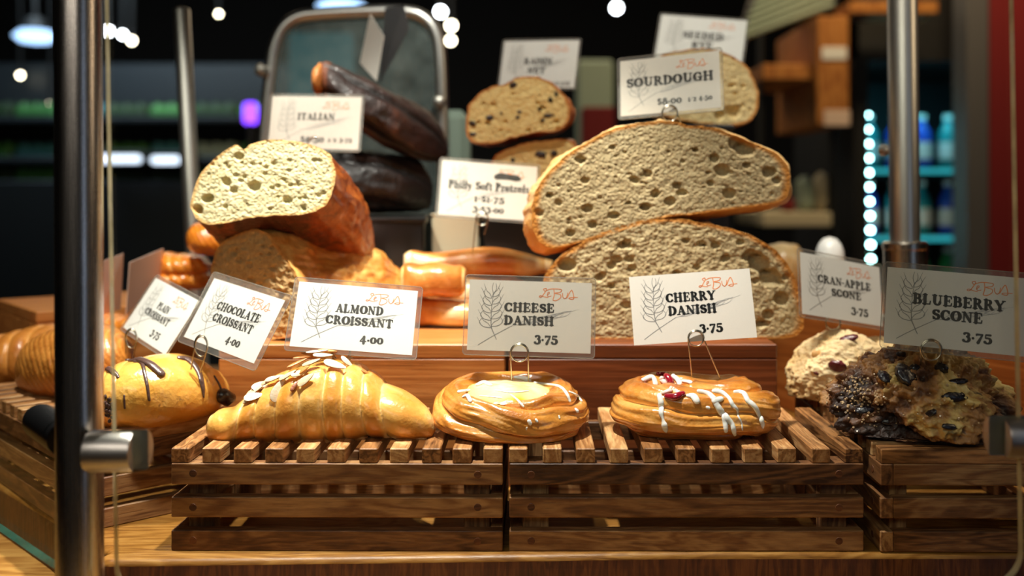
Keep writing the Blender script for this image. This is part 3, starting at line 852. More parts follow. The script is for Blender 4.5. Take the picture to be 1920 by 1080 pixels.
# ------------------------------------------------------------------ almond croissant
SEG = [388, 461, 497, 536, 581, 624, 656, 692, 727, 816]
def seg_phase(px, segs):
    if px <= segs[0]: return 0, 0.0
    for i in range(len(segs)-1):
        if px < segs[i+1]: return i, (px-segs[i])/(segs[i+1]-segs[i])
    return len(segs)-2, 1.0
def hump(f, p=.5): return max(0, 1-abs(2*f-1)**2.6)**p
def cro_disp(segs, amp, slant, seed):
    def f(u, th, p, px):
        s = px+slant*math.cos(th-PI*.5)*(u-.5)*2+3.0*nz(p, 60, seed)
        i, ph = seg_phase(s, segs)
        g = amp*(hump(ph, .55)-.55)
        return g+.02*fbm(p, 45, 3, seed)
    return f
def cro_tone(segs, slant, seed):
    def f(u, th, p, px, q):
        s = px+slant*math.cos(th-PI*.5)*(u-.5)*2+3.0*nz(p, 60, seed)
        i, ph = seg_phase(s, segs)
        hb = hump(ph, .8)
        low = max(0, -math.sin(th))
        return .10+.32*hb+.25*low*(hb)+.1*(nz(p, 30, seed))+(.12 if i % 2 else 0)*hb
    return f
t_al = loft('almond_croissant', M['croissant_crust'],
     [(386, 800, 806), (392, 783, 819), (405, 772, 826), (440, 763, 829), (462, 745, 822), (497, 718, 824), (536, 698, 828), (566, 683, 829), (596, 675, 829), (624, 673, 829), (656, 680, 826), (692, 697, 820), (727, 722, 819), (760, 738, 823), (790, 757, 823), (806, 772, 820), (813, 786, 815), (817, 799, 806)],
     .757, lambda u: .037*math.sin(PI*min(max(u, 0), 1))**.55+.001, cro_disp(SEG, .12, 14, 1.3), cro_tone(SEG, 14, 1.3), nx=280, nth=120,
     yoff=lambda u: -.022*abs(2*u-1)**2, flatbot=.9, expo=2.15, loc=W(600, 829, .757))
tag(t_al, 'golden glazed croissant scattered with sliced almonds', 'croissant')
bv = bvh_of(t_al)
def flake(i, px, py, L, wdt, ang, lift, mat='almond_slice', stand=0.0):
    h = hit(bv, px, py)
    if h is None: return
    p, n_ = h
    n_ = (n_+Vector((0, -.25, 0))*1.0+Vector((random.uniform(-.2, .2), 0, random.uniform(-.2, .2)))).normalized()
    a = Vector((math.cos(R(ang)), 0, math.sin(R(ang)))); a = (a-n_*a.dot(n_)).normalized(); b = n_.cross(a)
    mb = MB(); N = 18; rings = []
    for zz, k in ((-.0004, .93), (-.0002, 1), (.0003, 1), (.0005, .9)):
        for j in range(N):
            th = 2*PI*j/N; x = math.cos(th); y = math.sin(th)*(1-.35*x)
            q = p+n_*(lift*.0015+zz+.0012*(x*x-.3)*stand)+a*(x*k*L)+b*(y*k*wdt)
            mb.v.append(tuple(q))
    for k in range(3):
        for j in range(N): mb.f.append((k*N+j, k*N+(j+1) % N, (k+1)*N+(j+1) % N, (k+1)*N+j)); mb.mi.append(1 if k == 1 and mat == 'almond_slice' else 0)
    mb.f.append(tuple(range(N))[::-1]); mb.f.append(tuple(3*N+j for j in range(N))); mb.mi += [0, 0]
    obj('almond_flake', mb, [M[mat], M['almond_skin']], t_al, world=True, attrs={'tone': [random.uniform(0, .7)]*len(mb.v)}, angle=60)
fl = [(476, 746, .0068, .0036, 20, 1), (521, 730, .0108, .0048, 42, 2.4), (492, 726, .0085, .0035, 45, 1.5), (507, 719, .006, .002, 10, 2), (516, 716, .006, .0022, 5, 2.6), (528, 712, .005, .002, 30, 2),
      (553, 724, .0055, .0015, 55, 1, 'almond_skin'), (576, 714, .0068, .0028, 38, 1.6), (572, 700, .0062, .003, 12, 2.4, 'almond_toasted'), (588, 688, .007, .0022, 25, 3), (604, 679, .0072, .0024, 28, 4), (627, 688, .0085, .0032, -14, 1.8),
      (645, 682, .006, .0026, -8, 2), (656, 681, .0045, .002, -5, 2.2), (684, 700, .0035, .0016, -12, .8, 'almond_toasted'), (596, 676, .008, .0016, 32, 5), (612, 674, .007, .0015, 22, 5, 'almond_toasted'),
      (544, 709, .007, .002, 35, 2.2), (560, 704, .007, .0022, 38, 2), (560, 690, .008, .0014, 55, 3.2, 'almond_toasted'), (569, 683, .0085, .0012, 52, 4, 'almond_toasted'), (578, 679, .008, .0012, 44, 5, 'almond_toasted'), (480, 735, .0065, .0028, 40, 1.2), (466, 752, .004, .0018, 30, 1)]
for i, q in enumerate(fl): flake(i, *q)

# ------------------------------------------------------------------ chocolate croissant and the plain ones
SEG2 = [185, 200, 222, 252, 398, 416, 432]
t_ch = loft('chocolate_croissant', M['chocolate_croissant_crust'],
     [(176, 735, 770), (184, 712, 788), (200, 696, 797), (225, 681, 803), (255, 673, 805), (290, 667, 803), (325, 667, 797), (355, 674, 791), (385, 688, 783), (405, 702, 775), (420, 720, 762), (427, 735, 752)],
     .795, lambda u: .040*math.sin(PI*min(max(u, 0), 1))**.45+.001,
     lambda u, th, p, px: .035*(hump(seg_phase(px+8*math.sin(th), SEG2)[1], .6)-.6)+.022*fbm(p, 55, 4, 4.2),
     lambda u, th, p, px, q: .22+.25*max(0, -math.sin(th))+.8*max(0, q)+.1*nz(p, 40, 8), yoff=lambda u: .03*(u-.4), flatbot=.9)
tag(t_ch, 'glossy croissant with dark chocolate drizzle on the left riser', 'croissant')
bv = bvh_of(t_ch)
mb = MB()
for path in ([(192, 684, 3), (203, 692, 6), (213, 698, 5), (222, 707, 3)], [(232, 674, 3), (246, 677, 5), (262, 676, 8), (280, 683, 8), (292, 692, 8), (302, 701, 8)], [(254, 678, 5), (266, 681, 4), (271, 700, 3.4), (276, 722, 3), (280, 750, 2.4)],
             [(336, 672, 5), (352, 676, 7), (365, 688, 7), (373, 702, 6), (379, 722, 5), (382, 744, 2)], [(402, 706, 2.5), (411, 722, 3), (418, 741, 2)], [(233, 742, 2), (234, 765, 2)], [(240, 672, 4), (256, 671, 4), (268, 679, 4)]):
    drape(bv, path, mb, .3, 6, .5)
obj('chocolate_drizzle', mb, M['chocolate'], t_ch, world=True, attrs={'tone': [.5]*len(mb.v)}, angle=180)
mb = MB()
for k in range(46):
    p = W(203+random.gauss(0, 5), 768+random.gauss(0, 9), .757+random.uniform(-.003, .003)); r = random.uniform(.0008, .0022)
    mb.lathe([(0.0001, -r), (r*.8, -r*.6), (r, 0), (r*.7, r*.7), (.0001, r)], 7, tuple(p))
obj('chocolate_filling', mb, M['chocolate'], t_ch, world=True, attrs={'tone': [.8]*len(mb.v)})
mb = MB(); mb.tube([W(418, 742, .80), W(428, 748, .803), (W(433, 746, .806))], [.006, .006, .004], 12)
obj('chocolate_filling', mb, M['chocolate'], t_ch, world=True, attrs={'tone': [1]*len(mb.v)}, angle=180)

SEGP = [30+i*17 for i in range(16)]
def flaky(label, stations, d, hy, seed, yk=0, amp=.04, name='plain_croissant', mat='flaky_crust', step=11, slant=26, tn=.25):
    segs = [stations[0][0]-40+i*step for i in range(60)]
    o = loft(name, M[mat], stations, d, lambda u: hy*math.sin(PI*min(max(u, 0), 1))**.5+.001,
        lambda u, th, p, px: amp*(hump(seg_phase(px+slant*math.sin(th)+6*nz(p, 30, seed), segs)[1], .6)-.5)+.03*fbm(p, 60, 3, seed),
        lambda u, th, p, px, q: tn+.3*hump(seg_phase(px+slant*math.sin(th)+6*nz(p, 30, seed), segs)[1], 1)+.3*max(0, -math.sin(th)), nx=170, nth=90, yoff=lambda u: yk*(u-.5), flatbot=.9)
    return tag(o, label, 'croissant' if 'croissant' in name else 'pastry')
flaky('flaky plain croissant seen on both sides of the front steel post', [(36, 690, 704), (44, 662, 722), (60, 640, 733), (90, 622, 742), (125, 612, 748), (160, 608, 748), (195, 612, 742), (222, 628, 732), (240, 650, 715), (247, 674, 692)], .905, .045, 2.2, yk=-.05, slant=40)
flaky('browned knobbly pastry at the far left behind the plain croissant', [(-40, 650, 700), (-20, 635, 722), (10, 628, 727), (40, 620, 727), (80, 612, 724), (120, 616, 716), (150, 640, 700), (160, 660, 680)], 1.0, .045, 5.2, amp=.11, step=34, slant=10)
flaky('almond topped pastry half hidden behind the front steel post', [(150, 612, 626), (160, 598, 640), (190, 590, 645), (215, 592, 640), (240, 602, 628), (248, 612, 620)], 1.0, .04, 7.2, amp=.08, name='almond_pastry', mat='glazed_orange_crust')
# ------------------------------------------------------------------ danishes
def danish(name, label, cxp, d, z0, a, b, H, layers, seed, well, fill_mat, pinch=0.0, tilt=(0, 0), tn=.1, fillk=.62):
    """coiled dough: a dome with a spiral of ridges and a sunken middle"""
    cx = (cxp-CX)*d/F; cy = d+CYW
    nth, nph = 200, 130
    wx, wy, wr, wd = well
    mb = MB(); tone = []
    for i in range(nph+1):
        f = i/nph; ph = R(-62+152*f)
        for j in range(nth):
            th = 2*PI*j/nth
            ee = .74
            rr = max(0, math.cos(ph))**ee
            zz = math.sin(ph)
            zt = (.36+.64*abs(zz)**.8) if zz >= 0 else .36+.36*zz/math.sin(R(62))
            e2 = 2/2.3
            ex = math.copysign(abs(math.cos(th))**e2, math.cos(th)); ey = math.copysign(abs(math.sin(th))**e2, math.sin(th))
            base = Vector((a*rr*ex, b*rr*ey, H*zt))
            q = base*1.0
            wob = .22*nz((math.cos(th)*1.6, math.sin(th)*1.6, f*1.2), 1, seed)
            P_ = layers*f+th/(2*PI)+.30*math.sin(th+seed)+wob
            hp = hump(P_ % 1.0, .5)
            fine = nz((math.cos(th)*2.2, math.sin(th)*2.2, (P_)*9), 1, seed+4)
            med = nz((math.cos(th)*1.6, math.sin(th)*1.6, P_*3.2), 1, seed+9)
            k = .0070*(hp-.6)+.0013*fine+.0014*med
            k *= min(1, (1-f)*6)
            nrm = Vector((math.cos(ph)*ex/a, math.cos(ph)*ey/b, (zz+.05)/H)).normalized()
            q += nrm*k
            # bite of the sunken middle
            dx, dy = (q.x-wx)/(wr*a), (q.y-wy)/(wr*b*1.05)
            rw = math.hypot(dx, dy)
            if rw < 1.25 and zz > 0:
                s = max(0, min(1, (1.25-rw)/.75)); s = s*s*(3-2*s)
                q.z -= wd*s
            if pinch: q.z -= pinch*math.exp(-((q.x-.012)/.018)**2)*max(0, zz)
            q.z += tilt[0]*q.x/a+tilt[1]*q.y/b
            q.z = max(q.z, .0004+.0004*abs(fine))
            if zz < 0:
                q.x *= 1+.015*med
            mb.v.append((q.x+cx, q.y+cy, q.z+z0))
            tone.append(tn+.20+.5*hp*max(0, min(1, .35+.65*f))+.15*fine+.22*med+.15*max(0, -zz))
    n = nth
    for i in range(nph):
        for j in range(n): mb.f.append((i*n+j, i*n+(j+1) % n, (i+1)*n+(j+1) % n, (i+1)*n+j)); mb.mi.append(0)
    mb.f.append(tuple(range(n))[::-1]); mb.f.append(tuple(nph*n+j for j in range(n))); mb.mi += [0, 0]
    o = obj(name, mb, M['danish_crust'], attrs={'tone': tone}, angle=180); rebase(o, (cx, cy, z0))
    tag(o, label, 'danish')
    # filling
    mb = MB(); tone = []; N1, N2 = 26, 64
    for i in range(N1+1):
        r_ = i/N1
        for j in range(N2):
            th = 2*PI*j/N2
            x = wx+wr*a*1.0*r_*math.cos(th)*(1+.1*nz((math.cos(th), math.sin(th), 0), 1.5, seed)); y = wy+wr*b*1.05*r_*math.sin(th)
            z = H-wd*fillk+.0014*fbm((x, y, 0), 70, 3, seed)-(.006*r_**3)+tilt[0]*x/a+tilt[1]*y/b
            mb.v.append((x+cx, y+cy, z+z0)); tone.append(.26+.5*r_**4+.3*nz((x, y, 0), 60, seed))
    for i in range(N1):
        for j in range(N2): mb.f.append((i*N2+j, i*N2+(j+1) % N2, (i+1)*N2+(j+1) % N2, (i+1)*N2+j)); mb.mi.append(0)
    fo = obj('filling', mb, M[fill_mat], o, world=True, attrs={'tone': tone}, angle=180)
    return o, fo

SLZ = .0704
dz, fz = danish('cheese_danish', 'coiled danish with pale yellow cheese filling and thin icing', 957, .753, SLZ, .0545, .0445, .0365, 3.0, 2.1, (-.001, -.004, .62, .011), 'cheese_filling', tilt=(-.0012, .0045), fillk=.12)
bv = bvh_of(dz, fz); mb = MB()
for path in ([(966, 708, 3), (984, 710, 5), (996, 718, 5), (1003, 724, 4)], [(1003, 718, 3), (1030, 721, 3.5), (1050, 726, 4), (1062, 738, 3.5), (1068, 752, 3)], [(1068, 735, 2.5), (1082, 742, 3.5), (1090, 752, 3)],
             [(868, 744, 2), (876, 742, 4), (882, 752, 4)], [(862, 735, 5), (878, 733, 5)], [(896, 722, 5), (908, 718, 6), (920, 723, 4)], [(958, 740, 1.6), (972, 752, 2.4), (981, 762, 2.4)], [(1022, 738, 1.4), (1034, 753, 2)],
             [(1080, 768, 3.5), (1082, 771, 4)], [(992, 790, 4), (994, 794, 4)], [(1005, 787, 2.6), (1007, 790, 2.6)], [(1048, 780, 1.8), (1049, 784, 1.8)], [(988, 802, 1.6), (987, 805, 1.6)], [(930, 732, 2), (960, 736, 2.4), (990, 733, 2)], [(900, 742, 1.5), (940, 746, 2)]):
    drape(bv, path, mb, .2)
obj('icing', mb, M['icing'], dz, world=True, attrs={'tone': [.2]*len(mb.v)}, angle=180)
# bits of runny filling edge stay inside the cheese part

dc, fc = danish('cherry_danish', 'oval danish with red cherry filling and thick white icing', 1303, .756, SLZ, .0598, .0455, .0385, 2.9, 6.7, (-.022, -.006, .30, .012), 'cherry_filling', pinch=.003, tilt=(-.0005, 0))
bv = bvh_of(dc, fc); mb = MB()
for path in ([(1205, 713, 4), (1222, 707, 5), (1228, 718, 6), (1228, 732, 5)], [(1236, 742, 5), (1240, 755, 6), (1240, 775, 5), (1243, 786, 2.6), (1246, 797, 6), (1248, 806, 5), (1249, 810, 2)],
             [(1262, 705, 4), (1272, 714, 5), (1277, 728, 5), (1280, 734, 3)], [(1280, 714, 3), (1296, 718, 4), (1302, 730, 3)],
             [(1290, 742, 4), (1300, 744, 7), (1306, 752, 7)], [(1310, 734, 4), (1326, 738, 5), (1338, 748, 6), (1344, 760, 6), (1352, 772, 7), (1361, 783, 7), (1372, 795, 5), (1376, 808, 5), (1378, 814, 4)],
             [(1340, 752, 7), (1352, 748, 5)], [(1358, 782, 6), (1360, 798, 5), (1361, 808, 4)], [(1338, 734, 4), (1352, 736, 5), (1366, 746, 4), (1374, 760, 4.5), (1382, 768, 3), (1384, 780, 2), (1390, 792, 1.6), (1392, 806, 1.4)],
             [(1378, 736, 4), (1394, 738, 6), (1402, 752, 6), (1414, 762, 6), (1422, 776, 5.5), (1428, 790, 5.5), (1430, 800, 4)], [(1418, 824, 5), (1424, 821, 5)], [(1326, 764, 3), (1329, 765, 3)], [(1370, 838, 4), (1380, 834, 4)]):
    drape(bv, path, mb, .22)
obj('icing', mb, M['icing'], dc, world=True, attrs={'tone': [.2]*len(mb.v)}, angle=180)
mb = MB()
for path in ([(1233, 702, 4), (1246, 704, 6), (1256, 713, 7), (1260, 724, 7), (1266, 734, 8), (1272, 741, 8)], [(1250, 744, 5), (1266, 746, 8), (1280, 740, 6)]):
    drape(bv, path, mb, .5, flat=.8)
obj('cherry_glaze', mb, M['cherry_filling'], dc, world=True, attrs={'tone': [.3]*len(mb.v)}, angle=180)
mb = MB()
for path in ([(1240, 711, 5), (1247, 718, 5)], [(1244, 737, 4), (1256, 734, 5)]):
    drape(bv, path, mb, .5, flat=.6)
obj('cream', mb, M['cream_pink'], dc, world=True, attrs={'tone': [.4]*len(mb.v)}, angle=180)

# ------------------------------------------------------------------ scones
import itertools
def icos(sub):
    bm = bmesh.new(); bmesh.ops.create_icosphere(bm, subdivisions=sub, radius=1)
    vs = [v.co.copy() for v in bm.verts]; fs = [tuple(v.index for v in f.verts) for f in bm.faces]; bm.free(); return vs, fs
IC7 = icos(7); IC3 = icos(3)
def scone(name, label, cxp, d, z0, a, b, H, seed, mat, rough_amp=.05, lump=.14, tonefn=None, sharp=1.0, taper=.0):
    cx = (cxp-CX)*d/F; cy = d+CYW
    vs, fs = IC7; mb = MB(); tone = []
    for v in vs:
        n_ = v.normalized()
        l = lump*fbm(n_, 1.5, 2, seed)+lump*.55*(-abs(nz(n_, 3.4, seed+3)))*sharp+rough_amp*fbm(n_, 9, 4, seed+5)+rough_amp*.5*(-mn.voronoi(n_*10+Vector((seed, 0, 0)))[0][0]+.3)
        k = 1+l
        z = n_.z*k
        z = z if z > -.45 else -.45+(z+.45)*.12
        fl = 1+.12*max(0, -n_.z)
        fl *= 1-taper*max(0, n_.z+.1)
        p = Vector((cx+n_.x*a*k*fl, cy+n_.y*b*k*fl, z0+(z+.46)/1.46*H))
        mb.v.append(tuple(p)); tone.append(tonefn(n_, l))
    mb.f = list(fs); mb.mi = [0]*len(fs)
    # settle on the slats
    zmin = min(v[2] for v in mb.v); mb.v = [(x, y, z-zmin+z0) for x, y, z in mb.v]
    o = obj(name, mb, M[mat], attrs={'tone': tone}, angle=180); rebase(o, (cx, cy, z0))
    return tag(o, label, 'scone')
def bits(o, bv, name, mat, lst, seed, squash=.6, bump_=.18):
    vs, fs = IC3
    for k, (px, py, rx, ry) in enumerate(lst):
        h = hit(bv, px, py)
        if not h: continue
        p, n_ = h; d = p.y-CYW
        a = Vector((1, 0, 0)); a = (a-n_*a.dot(n_)).normalized(); b = n_.cross(a)
        mb = MB()
        for v in vs:
            q = 1+bump_*fbm(v, 2.5, 3, seed+k)
            mb.v.append(tuple(p+a*(v.x*rx*d/F*q)+b*(v.y*ry*d/F*q)+n_*(v.z*min(rx, ry)*squash*d/F*q)))
        mb.f = list(fs); mb.mi = [0]*len(fs)
        obj(name, mb, M[mat], o, world=True, attrs={'tone': [random.uniform(.1, .8)]*len(mb.v)}, angle=180)
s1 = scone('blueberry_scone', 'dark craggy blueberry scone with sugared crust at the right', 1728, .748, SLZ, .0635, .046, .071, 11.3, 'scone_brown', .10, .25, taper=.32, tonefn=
           lambda n_, l: .36+.6*max(0, -n_.z+.2)-1.6*l*.6+.55*max(0, -n_.x-.3)+.5*nz(n_, 2.4, 3)+.08*max(0, n_.x))  # baked browning, plus painted shade at the bottom and in hollows
bv = bvh_of(s1)
bits(s1, bv, 'blueberry', 'blueberry', [(1698, 703, 21, 24), (1712, 692, 14, 12), (1659, 706, 13, 17), (1765, 690, 13, 10), (1797, 715, 18, 6), (1690, 664, 13, 5), (1622, 768, 18, 9), (1790, 744, 24, 9), (1745, 775, 13, 7), (1665, 792, 12, 6), (1780, 800, 16, 6)], 3, .55, .26)
mb = MB(); rs = random.Random(5)
for k in range(190):
    if k < 150: px, py = rs.gauss(1612, 26), rs.gauss(742, 24)
    else: px, py = rs.uniform(1620, 1850), rs.uniform(680, 800)
    h = hit(bv, px, py)
    if not h: continue
    r = rs.uniform(.0003, .0008); rot = Matrix.Rotation(rs.uniform(0, 3), 4, Vector((rs.random(), rs.random(), rs.random()+.1)).normalized())
    mb.box(-r, r, -r, r, -r, r, r*.2, Matrix.Translation(h[0]+h[1]*r*.5) @ rot)
o = obj('sugar_crystals', mb, M['sugar'], s1, world=True, smooth=False, attrs={'tone': [.4]*len(mb.v)}); o['kind'] = 'stuff'
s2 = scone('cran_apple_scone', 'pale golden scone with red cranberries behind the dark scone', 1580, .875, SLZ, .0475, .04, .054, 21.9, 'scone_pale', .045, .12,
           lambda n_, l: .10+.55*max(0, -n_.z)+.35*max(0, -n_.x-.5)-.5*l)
bv = bvh_of(s2)
bits(s2, bv, 'cranberry', 'cranberry', [(1570, 688, 18, 14), (1592, 634, 17, 8), (1640, 676, 9, 9), (1530, 700, 6, 4)], 8, .45, .3)
bits(s2, bv, 'apple_piece', 'apple_piece', [(1531, 664, 9, 8), (1600, 616, 18, 3), (1625, 628, 18, 4)], 9, .5, .25)
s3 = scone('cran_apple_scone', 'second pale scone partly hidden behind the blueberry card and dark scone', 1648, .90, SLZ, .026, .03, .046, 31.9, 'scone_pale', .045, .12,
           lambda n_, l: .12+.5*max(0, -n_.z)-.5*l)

# ------------------------------------------------------------------ cut loaves
def cutloaf(name, label, outline, d, axis, prof, crust, crumb, seed, L=None, face_rot=(0, 0), holes=(), rough=.0022, tone=None, nrad=80, nang=300, m=60, bulge=0.0, crumble=1.0, scar=.012, ctone=0.0):
    """half loaf: outline of the cut face (photo positions), body growing back along axis"""
    P = [np.array(p, float) for p in outline]+[np.array(outline[0], float)]
    pts = smoothpath([tuple(p) for p in P], 12)[:-1]
    # resample evenly
    pts = np.array(pts+[pts[0]]); seg = np.linalg.norm(np.diff(pts, axis=0), axis=1); cum = np.concatenate([[0], np.cumsum(seg)])
    s = np.linspace(0, cum[-1], nang, endpoint=False)
    rx = np.interp(s, cum, pts[:, 0]); ry = np.interp(s, cum, pts[:, 1])
    c = np.array([rx.mean(), ry.mean()])
    C = W(c[0], c[1], d)
    Nn = (Matrix.Rotation(face_rot[0], 3, 'Z') @ Matrix.Rotation(face_rot[1], 3, 'X')) @ Vector((0, -1, 0))
    def onplane(px, py):
        r = (W(px, py, 1)-CAMP); t = (C-CAMP).dot(Nn)/r.dot(Nn); return CAMP+r*t
    ring = [onplane(x, y) for x, y in zip(rx, ry)]
    ring = [p+(p-C).normalized()*.0012*nz(p, 140, seed) for p in ring]
    A = Vector(axis)
    if L: A = A.normalized()*L
    zmin0 = min(p.z for p in ring)
    mb = MB(); tn = []
    for k in range(m+1):
        t = k/m; sc_ = prof(t)
        for p in ring:
            r = p-C
            q = C+A*t+r*max(sc_, .004)
            if k > 0:
                n_ = r.normalized()
                q = q+n_*(scar*.35*fbm(q, 28, 3, seed)*min(1, t*6)*min(1, sc_*2)+.0014*nz(q, 190, seed+2)*min(1, t*9))
            q.z = max(q.z, zmin0-.0+min(0, A.z*t)) if bulge == 0 else q.z
            mb.v.append(tuple(q))
            upn = r.normalized().z
            tn.append((tone(t, upn, q) if tone else .35+.25*(1-abs(upn)))+ctone)
    n = nang
    for k in range(m):
        for j in range(n): mb.f.append((k*n+j, k*n+(j+1) % n, (k+1)*n+(j+1) % n, (k+1)*n+j)); mb.mi.append(0)
    mb.f.append(tuple(m*n+j for j in range(n))); mb.mi.append(0)
    base = Vector((C.x, C.y, min(v[2] for v in mb.v)))
    o = obj(name, mb, M[crust], attrs={'tone': tn}, angle=180); rebase(o, base)
    tag(o, label, 'bread')
    # crumb
    mb = MB(); rim = []
    H_ = []
    for (hx, hy_, hr, hd) in holes:
        H_.append((onplane(hx, hy_), hr*d/F, hd))
    for i in range(nrad+1):
        f = (i/nrad)**.8
        for p in ring:
            q = C+(p-C)*f
            e = min(1, (1-f)*16)
            dsp = rough*crumble*(fbm(q, 190, 3, seed)*.24)
            cell = mn.voronoi(q*330+Vector((seed, 0, 0)))[0][0]
            cell2 = mn.voronoi(q*135+Vector((seed*2, 3, 0)))[0][0]
            dsp -= rough*.7*max(0, .38-cell)*1.6*crumble
            dsp -= rough*1.5*max(0, .22-cell2)*1.4*crumble*(1 if nz(q, 40, seed) > .1 else .15)
            for hc, hr, hd in H_:
                rr = q-hc; r2 = math.sqrt((rr.x)**2+(rr.z*1.25)**2)/hr*(1+.35*nz(q, 120, seed))
                if r2 < 1.15: dsp -= hd*max(0, 1-(r2/1.15)**2)**.7
            q = q+Nn*(dsp*e+.0002)
            mb.v.append(tuple(q)); rim.append(f)
    for k in range(nrad):
        for j in range(n): mb.f.append((k*n+j, k*n+(j+1) % n, (k+1)*n+(j+1) % n, (k+1)*n+j)); mb.mi.append(0)
    fo = obj('crumb', mb, M[crumb], o, world=True, attrs={'rim': rim}, angle=180)
    return o, fo

dome = lambda p, q: (lambda t: max(0, 1-t**p)**(1/q))
zi = lambda lst, s=3.552, ox=980, oy=200: [(x/s+ox, y/s+oy, r, h) for x, y, r, h in lst]
rnd = random.Random(3)
def randholes(n, x0, x1, y0, y1, r0, r1, dep):
    return [(rnd.uniform(x0, x1), rnd.uniform(y0, y1), rnd.uniform(r0, r1), rnd.uniform(dep*.5, dep)) for _ in range(n)]
SB = [(1012, 560), (1020, 520), (1040, 490), (1080, 461), (1130, 436), (1180, 419), (1230, 411), (1290, 413), (1350, 424), (1400, 438), (1440, 458), (1470, 485), (1490, 520), (1503, 560), (1509, 592), (1503, 618), (1484, 632), (1440, 636), (1380, 634), (1300, 636), (1200, 637), (1100, 637), (1040, 632), (1015, 600)]
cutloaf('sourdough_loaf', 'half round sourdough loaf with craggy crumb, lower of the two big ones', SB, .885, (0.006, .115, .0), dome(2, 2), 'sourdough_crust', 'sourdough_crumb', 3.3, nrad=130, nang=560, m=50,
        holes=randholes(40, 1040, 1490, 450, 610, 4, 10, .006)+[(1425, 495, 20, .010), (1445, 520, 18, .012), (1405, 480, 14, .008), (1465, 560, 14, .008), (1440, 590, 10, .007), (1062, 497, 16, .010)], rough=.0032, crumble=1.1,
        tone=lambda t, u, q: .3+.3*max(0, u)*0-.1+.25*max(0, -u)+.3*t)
ST = [(997, 394), (1001, 366), (1011, 346), (1025, 327), (1056, 296), (1087, 275), (1129, 250), (1160, 238), (1211, 229), (1261, 227), (1290, 234), (1332, 238), (1368, 250), (1411, 267), (1453, 286), (1475, 310), (1482, 335), (1478, 364), (1458, 379), (1402, 388), (1346, 395), (1290, 402), (1242, 408), (1200, 421), (1149, 438), (1107, 449), (1064, 460), (1030, 464), (1008, 447), (998, 420)]
HL = zi([(1030, 525, 9, .006), (810, 665, 9, .007), (740, 485, 9, .005), (830, 450, 8, .004), (980, 630, 9, .005), (885, 580, 8, .005), (1250, 510, 6, .005), (1235, 440, 4, .004), (1330, 430, 13, .006), (1275, 340, 9, .006), (1150, 290, 6, .006), (1645, 435, 11, .007), (1375, 580, 11, .006), (470, 785, 8, .006), (415, 490, 7, .005), (175, 590, 6, .005), (430, 680, 10, .006), (610, 725, 9, .005), (320, 840, 8, .005), (1060, 570, 9, .005), (1490, 390, 7, .006), (1470, 280, 17, .008), (1420, 250, 15, .007), (110, 710, 9, .004), (380, 350, 8, .005), (1690, 490, 8, .005), (705, 640, 5, .004), (600, 270, 6, .004), (240, 640, 7, .004)])
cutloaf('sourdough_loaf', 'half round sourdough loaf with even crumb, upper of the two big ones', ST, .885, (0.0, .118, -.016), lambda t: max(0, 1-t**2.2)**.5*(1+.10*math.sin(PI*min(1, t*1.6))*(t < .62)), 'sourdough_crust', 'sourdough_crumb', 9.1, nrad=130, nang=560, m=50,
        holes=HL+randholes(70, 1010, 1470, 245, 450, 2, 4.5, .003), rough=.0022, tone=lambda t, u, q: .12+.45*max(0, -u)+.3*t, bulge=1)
IT = [(361, 362), (370, 340), (384, 315), (409, 293), (434, 275), (446, 273), (457, 280), (470, 271), (495, 263), (520, 261), (557, 266), (590, 273), (613, 284), (625, 303), (629, 332), (623, 359), (611, 382), (590, 396), (562, 403), (518, 404), (473, 408), (423, 418), (387, 421), (368, 409), (358, 388)]
cutloaf('italian_loaf', 'half Italian loaf showing pale open crumb, on top of its pair', IT, .865, (.036, .20, -.100), lambda t: max(0, 1-t**2.4)**(1/1.6)*(1+.08*math.sin(PI*t)), 'italian_crust', 'italian_crumb', 5.5, nrad=110, nang=420, m=50,
        holes=[(390, 372, 11, .009), (372, 393, 9, .008), (425, 342, 9, .005), (437, 357, 7, .004), (475, 350, 12, .005), (447, 292, 9, .004), (540, 375, 9, .003)]+randholes(40, 380, 615, 285, 400, 3, 6, .003), face_rot=(R(-8), R(-6)), rough=.0022, crumble=.75,
        tone=lambda t, u, q: .42+.45*max(0, -u)+.2*max(0, u)*.6-.25*t*t, bulge=1, ctone=.2)
IB = [(397, 500), (402, 476), (412, 459), (434, 444), (455, 433), (480, 429), (500, 437), (520, 462), (540, 490), (556, 516), (566, 548), (566, 590), (550, 624), (520, 636), (470, 637), (425, 636), (402, 610), (394, 555)]
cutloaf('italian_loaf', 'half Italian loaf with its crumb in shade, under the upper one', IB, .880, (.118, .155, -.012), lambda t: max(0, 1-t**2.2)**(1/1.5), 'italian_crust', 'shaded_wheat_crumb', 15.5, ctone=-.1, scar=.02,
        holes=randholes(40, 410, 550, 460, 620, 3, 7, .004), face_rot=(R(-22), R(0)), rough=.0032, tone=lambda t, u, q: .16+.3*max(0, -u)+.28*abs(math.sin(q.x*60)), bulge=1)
RN = [(873, 234), (878, 200), (896, 177), (922, 163), (945, 158), (958, 152), (968, 145), (995, 143), (1024, 150), (1048, 167), (1065, 188), (1069, 215), (1060, 236), (1038, 246), (1004, 249), (963, 258), (932, 267), (896, 269), (879, 261)]
rl, rf = cutloaf('raisin_nut_loaf', 'cut raisin nut loaf showing dark raisins, upper of the two', RN, 1.04, (.016, .11, -.006), dome(2.4, 2), 'raisin_crust', 'raisin_crumb', 25.5, holes=randholes(12, 890, 1055, 170, 250, 3, 6, .004), rough=.003,
        tone=lambda t, u, q: .35+.5*max(0, -u)+.2*t, bulge=1)
bv = bvh_of(rf)
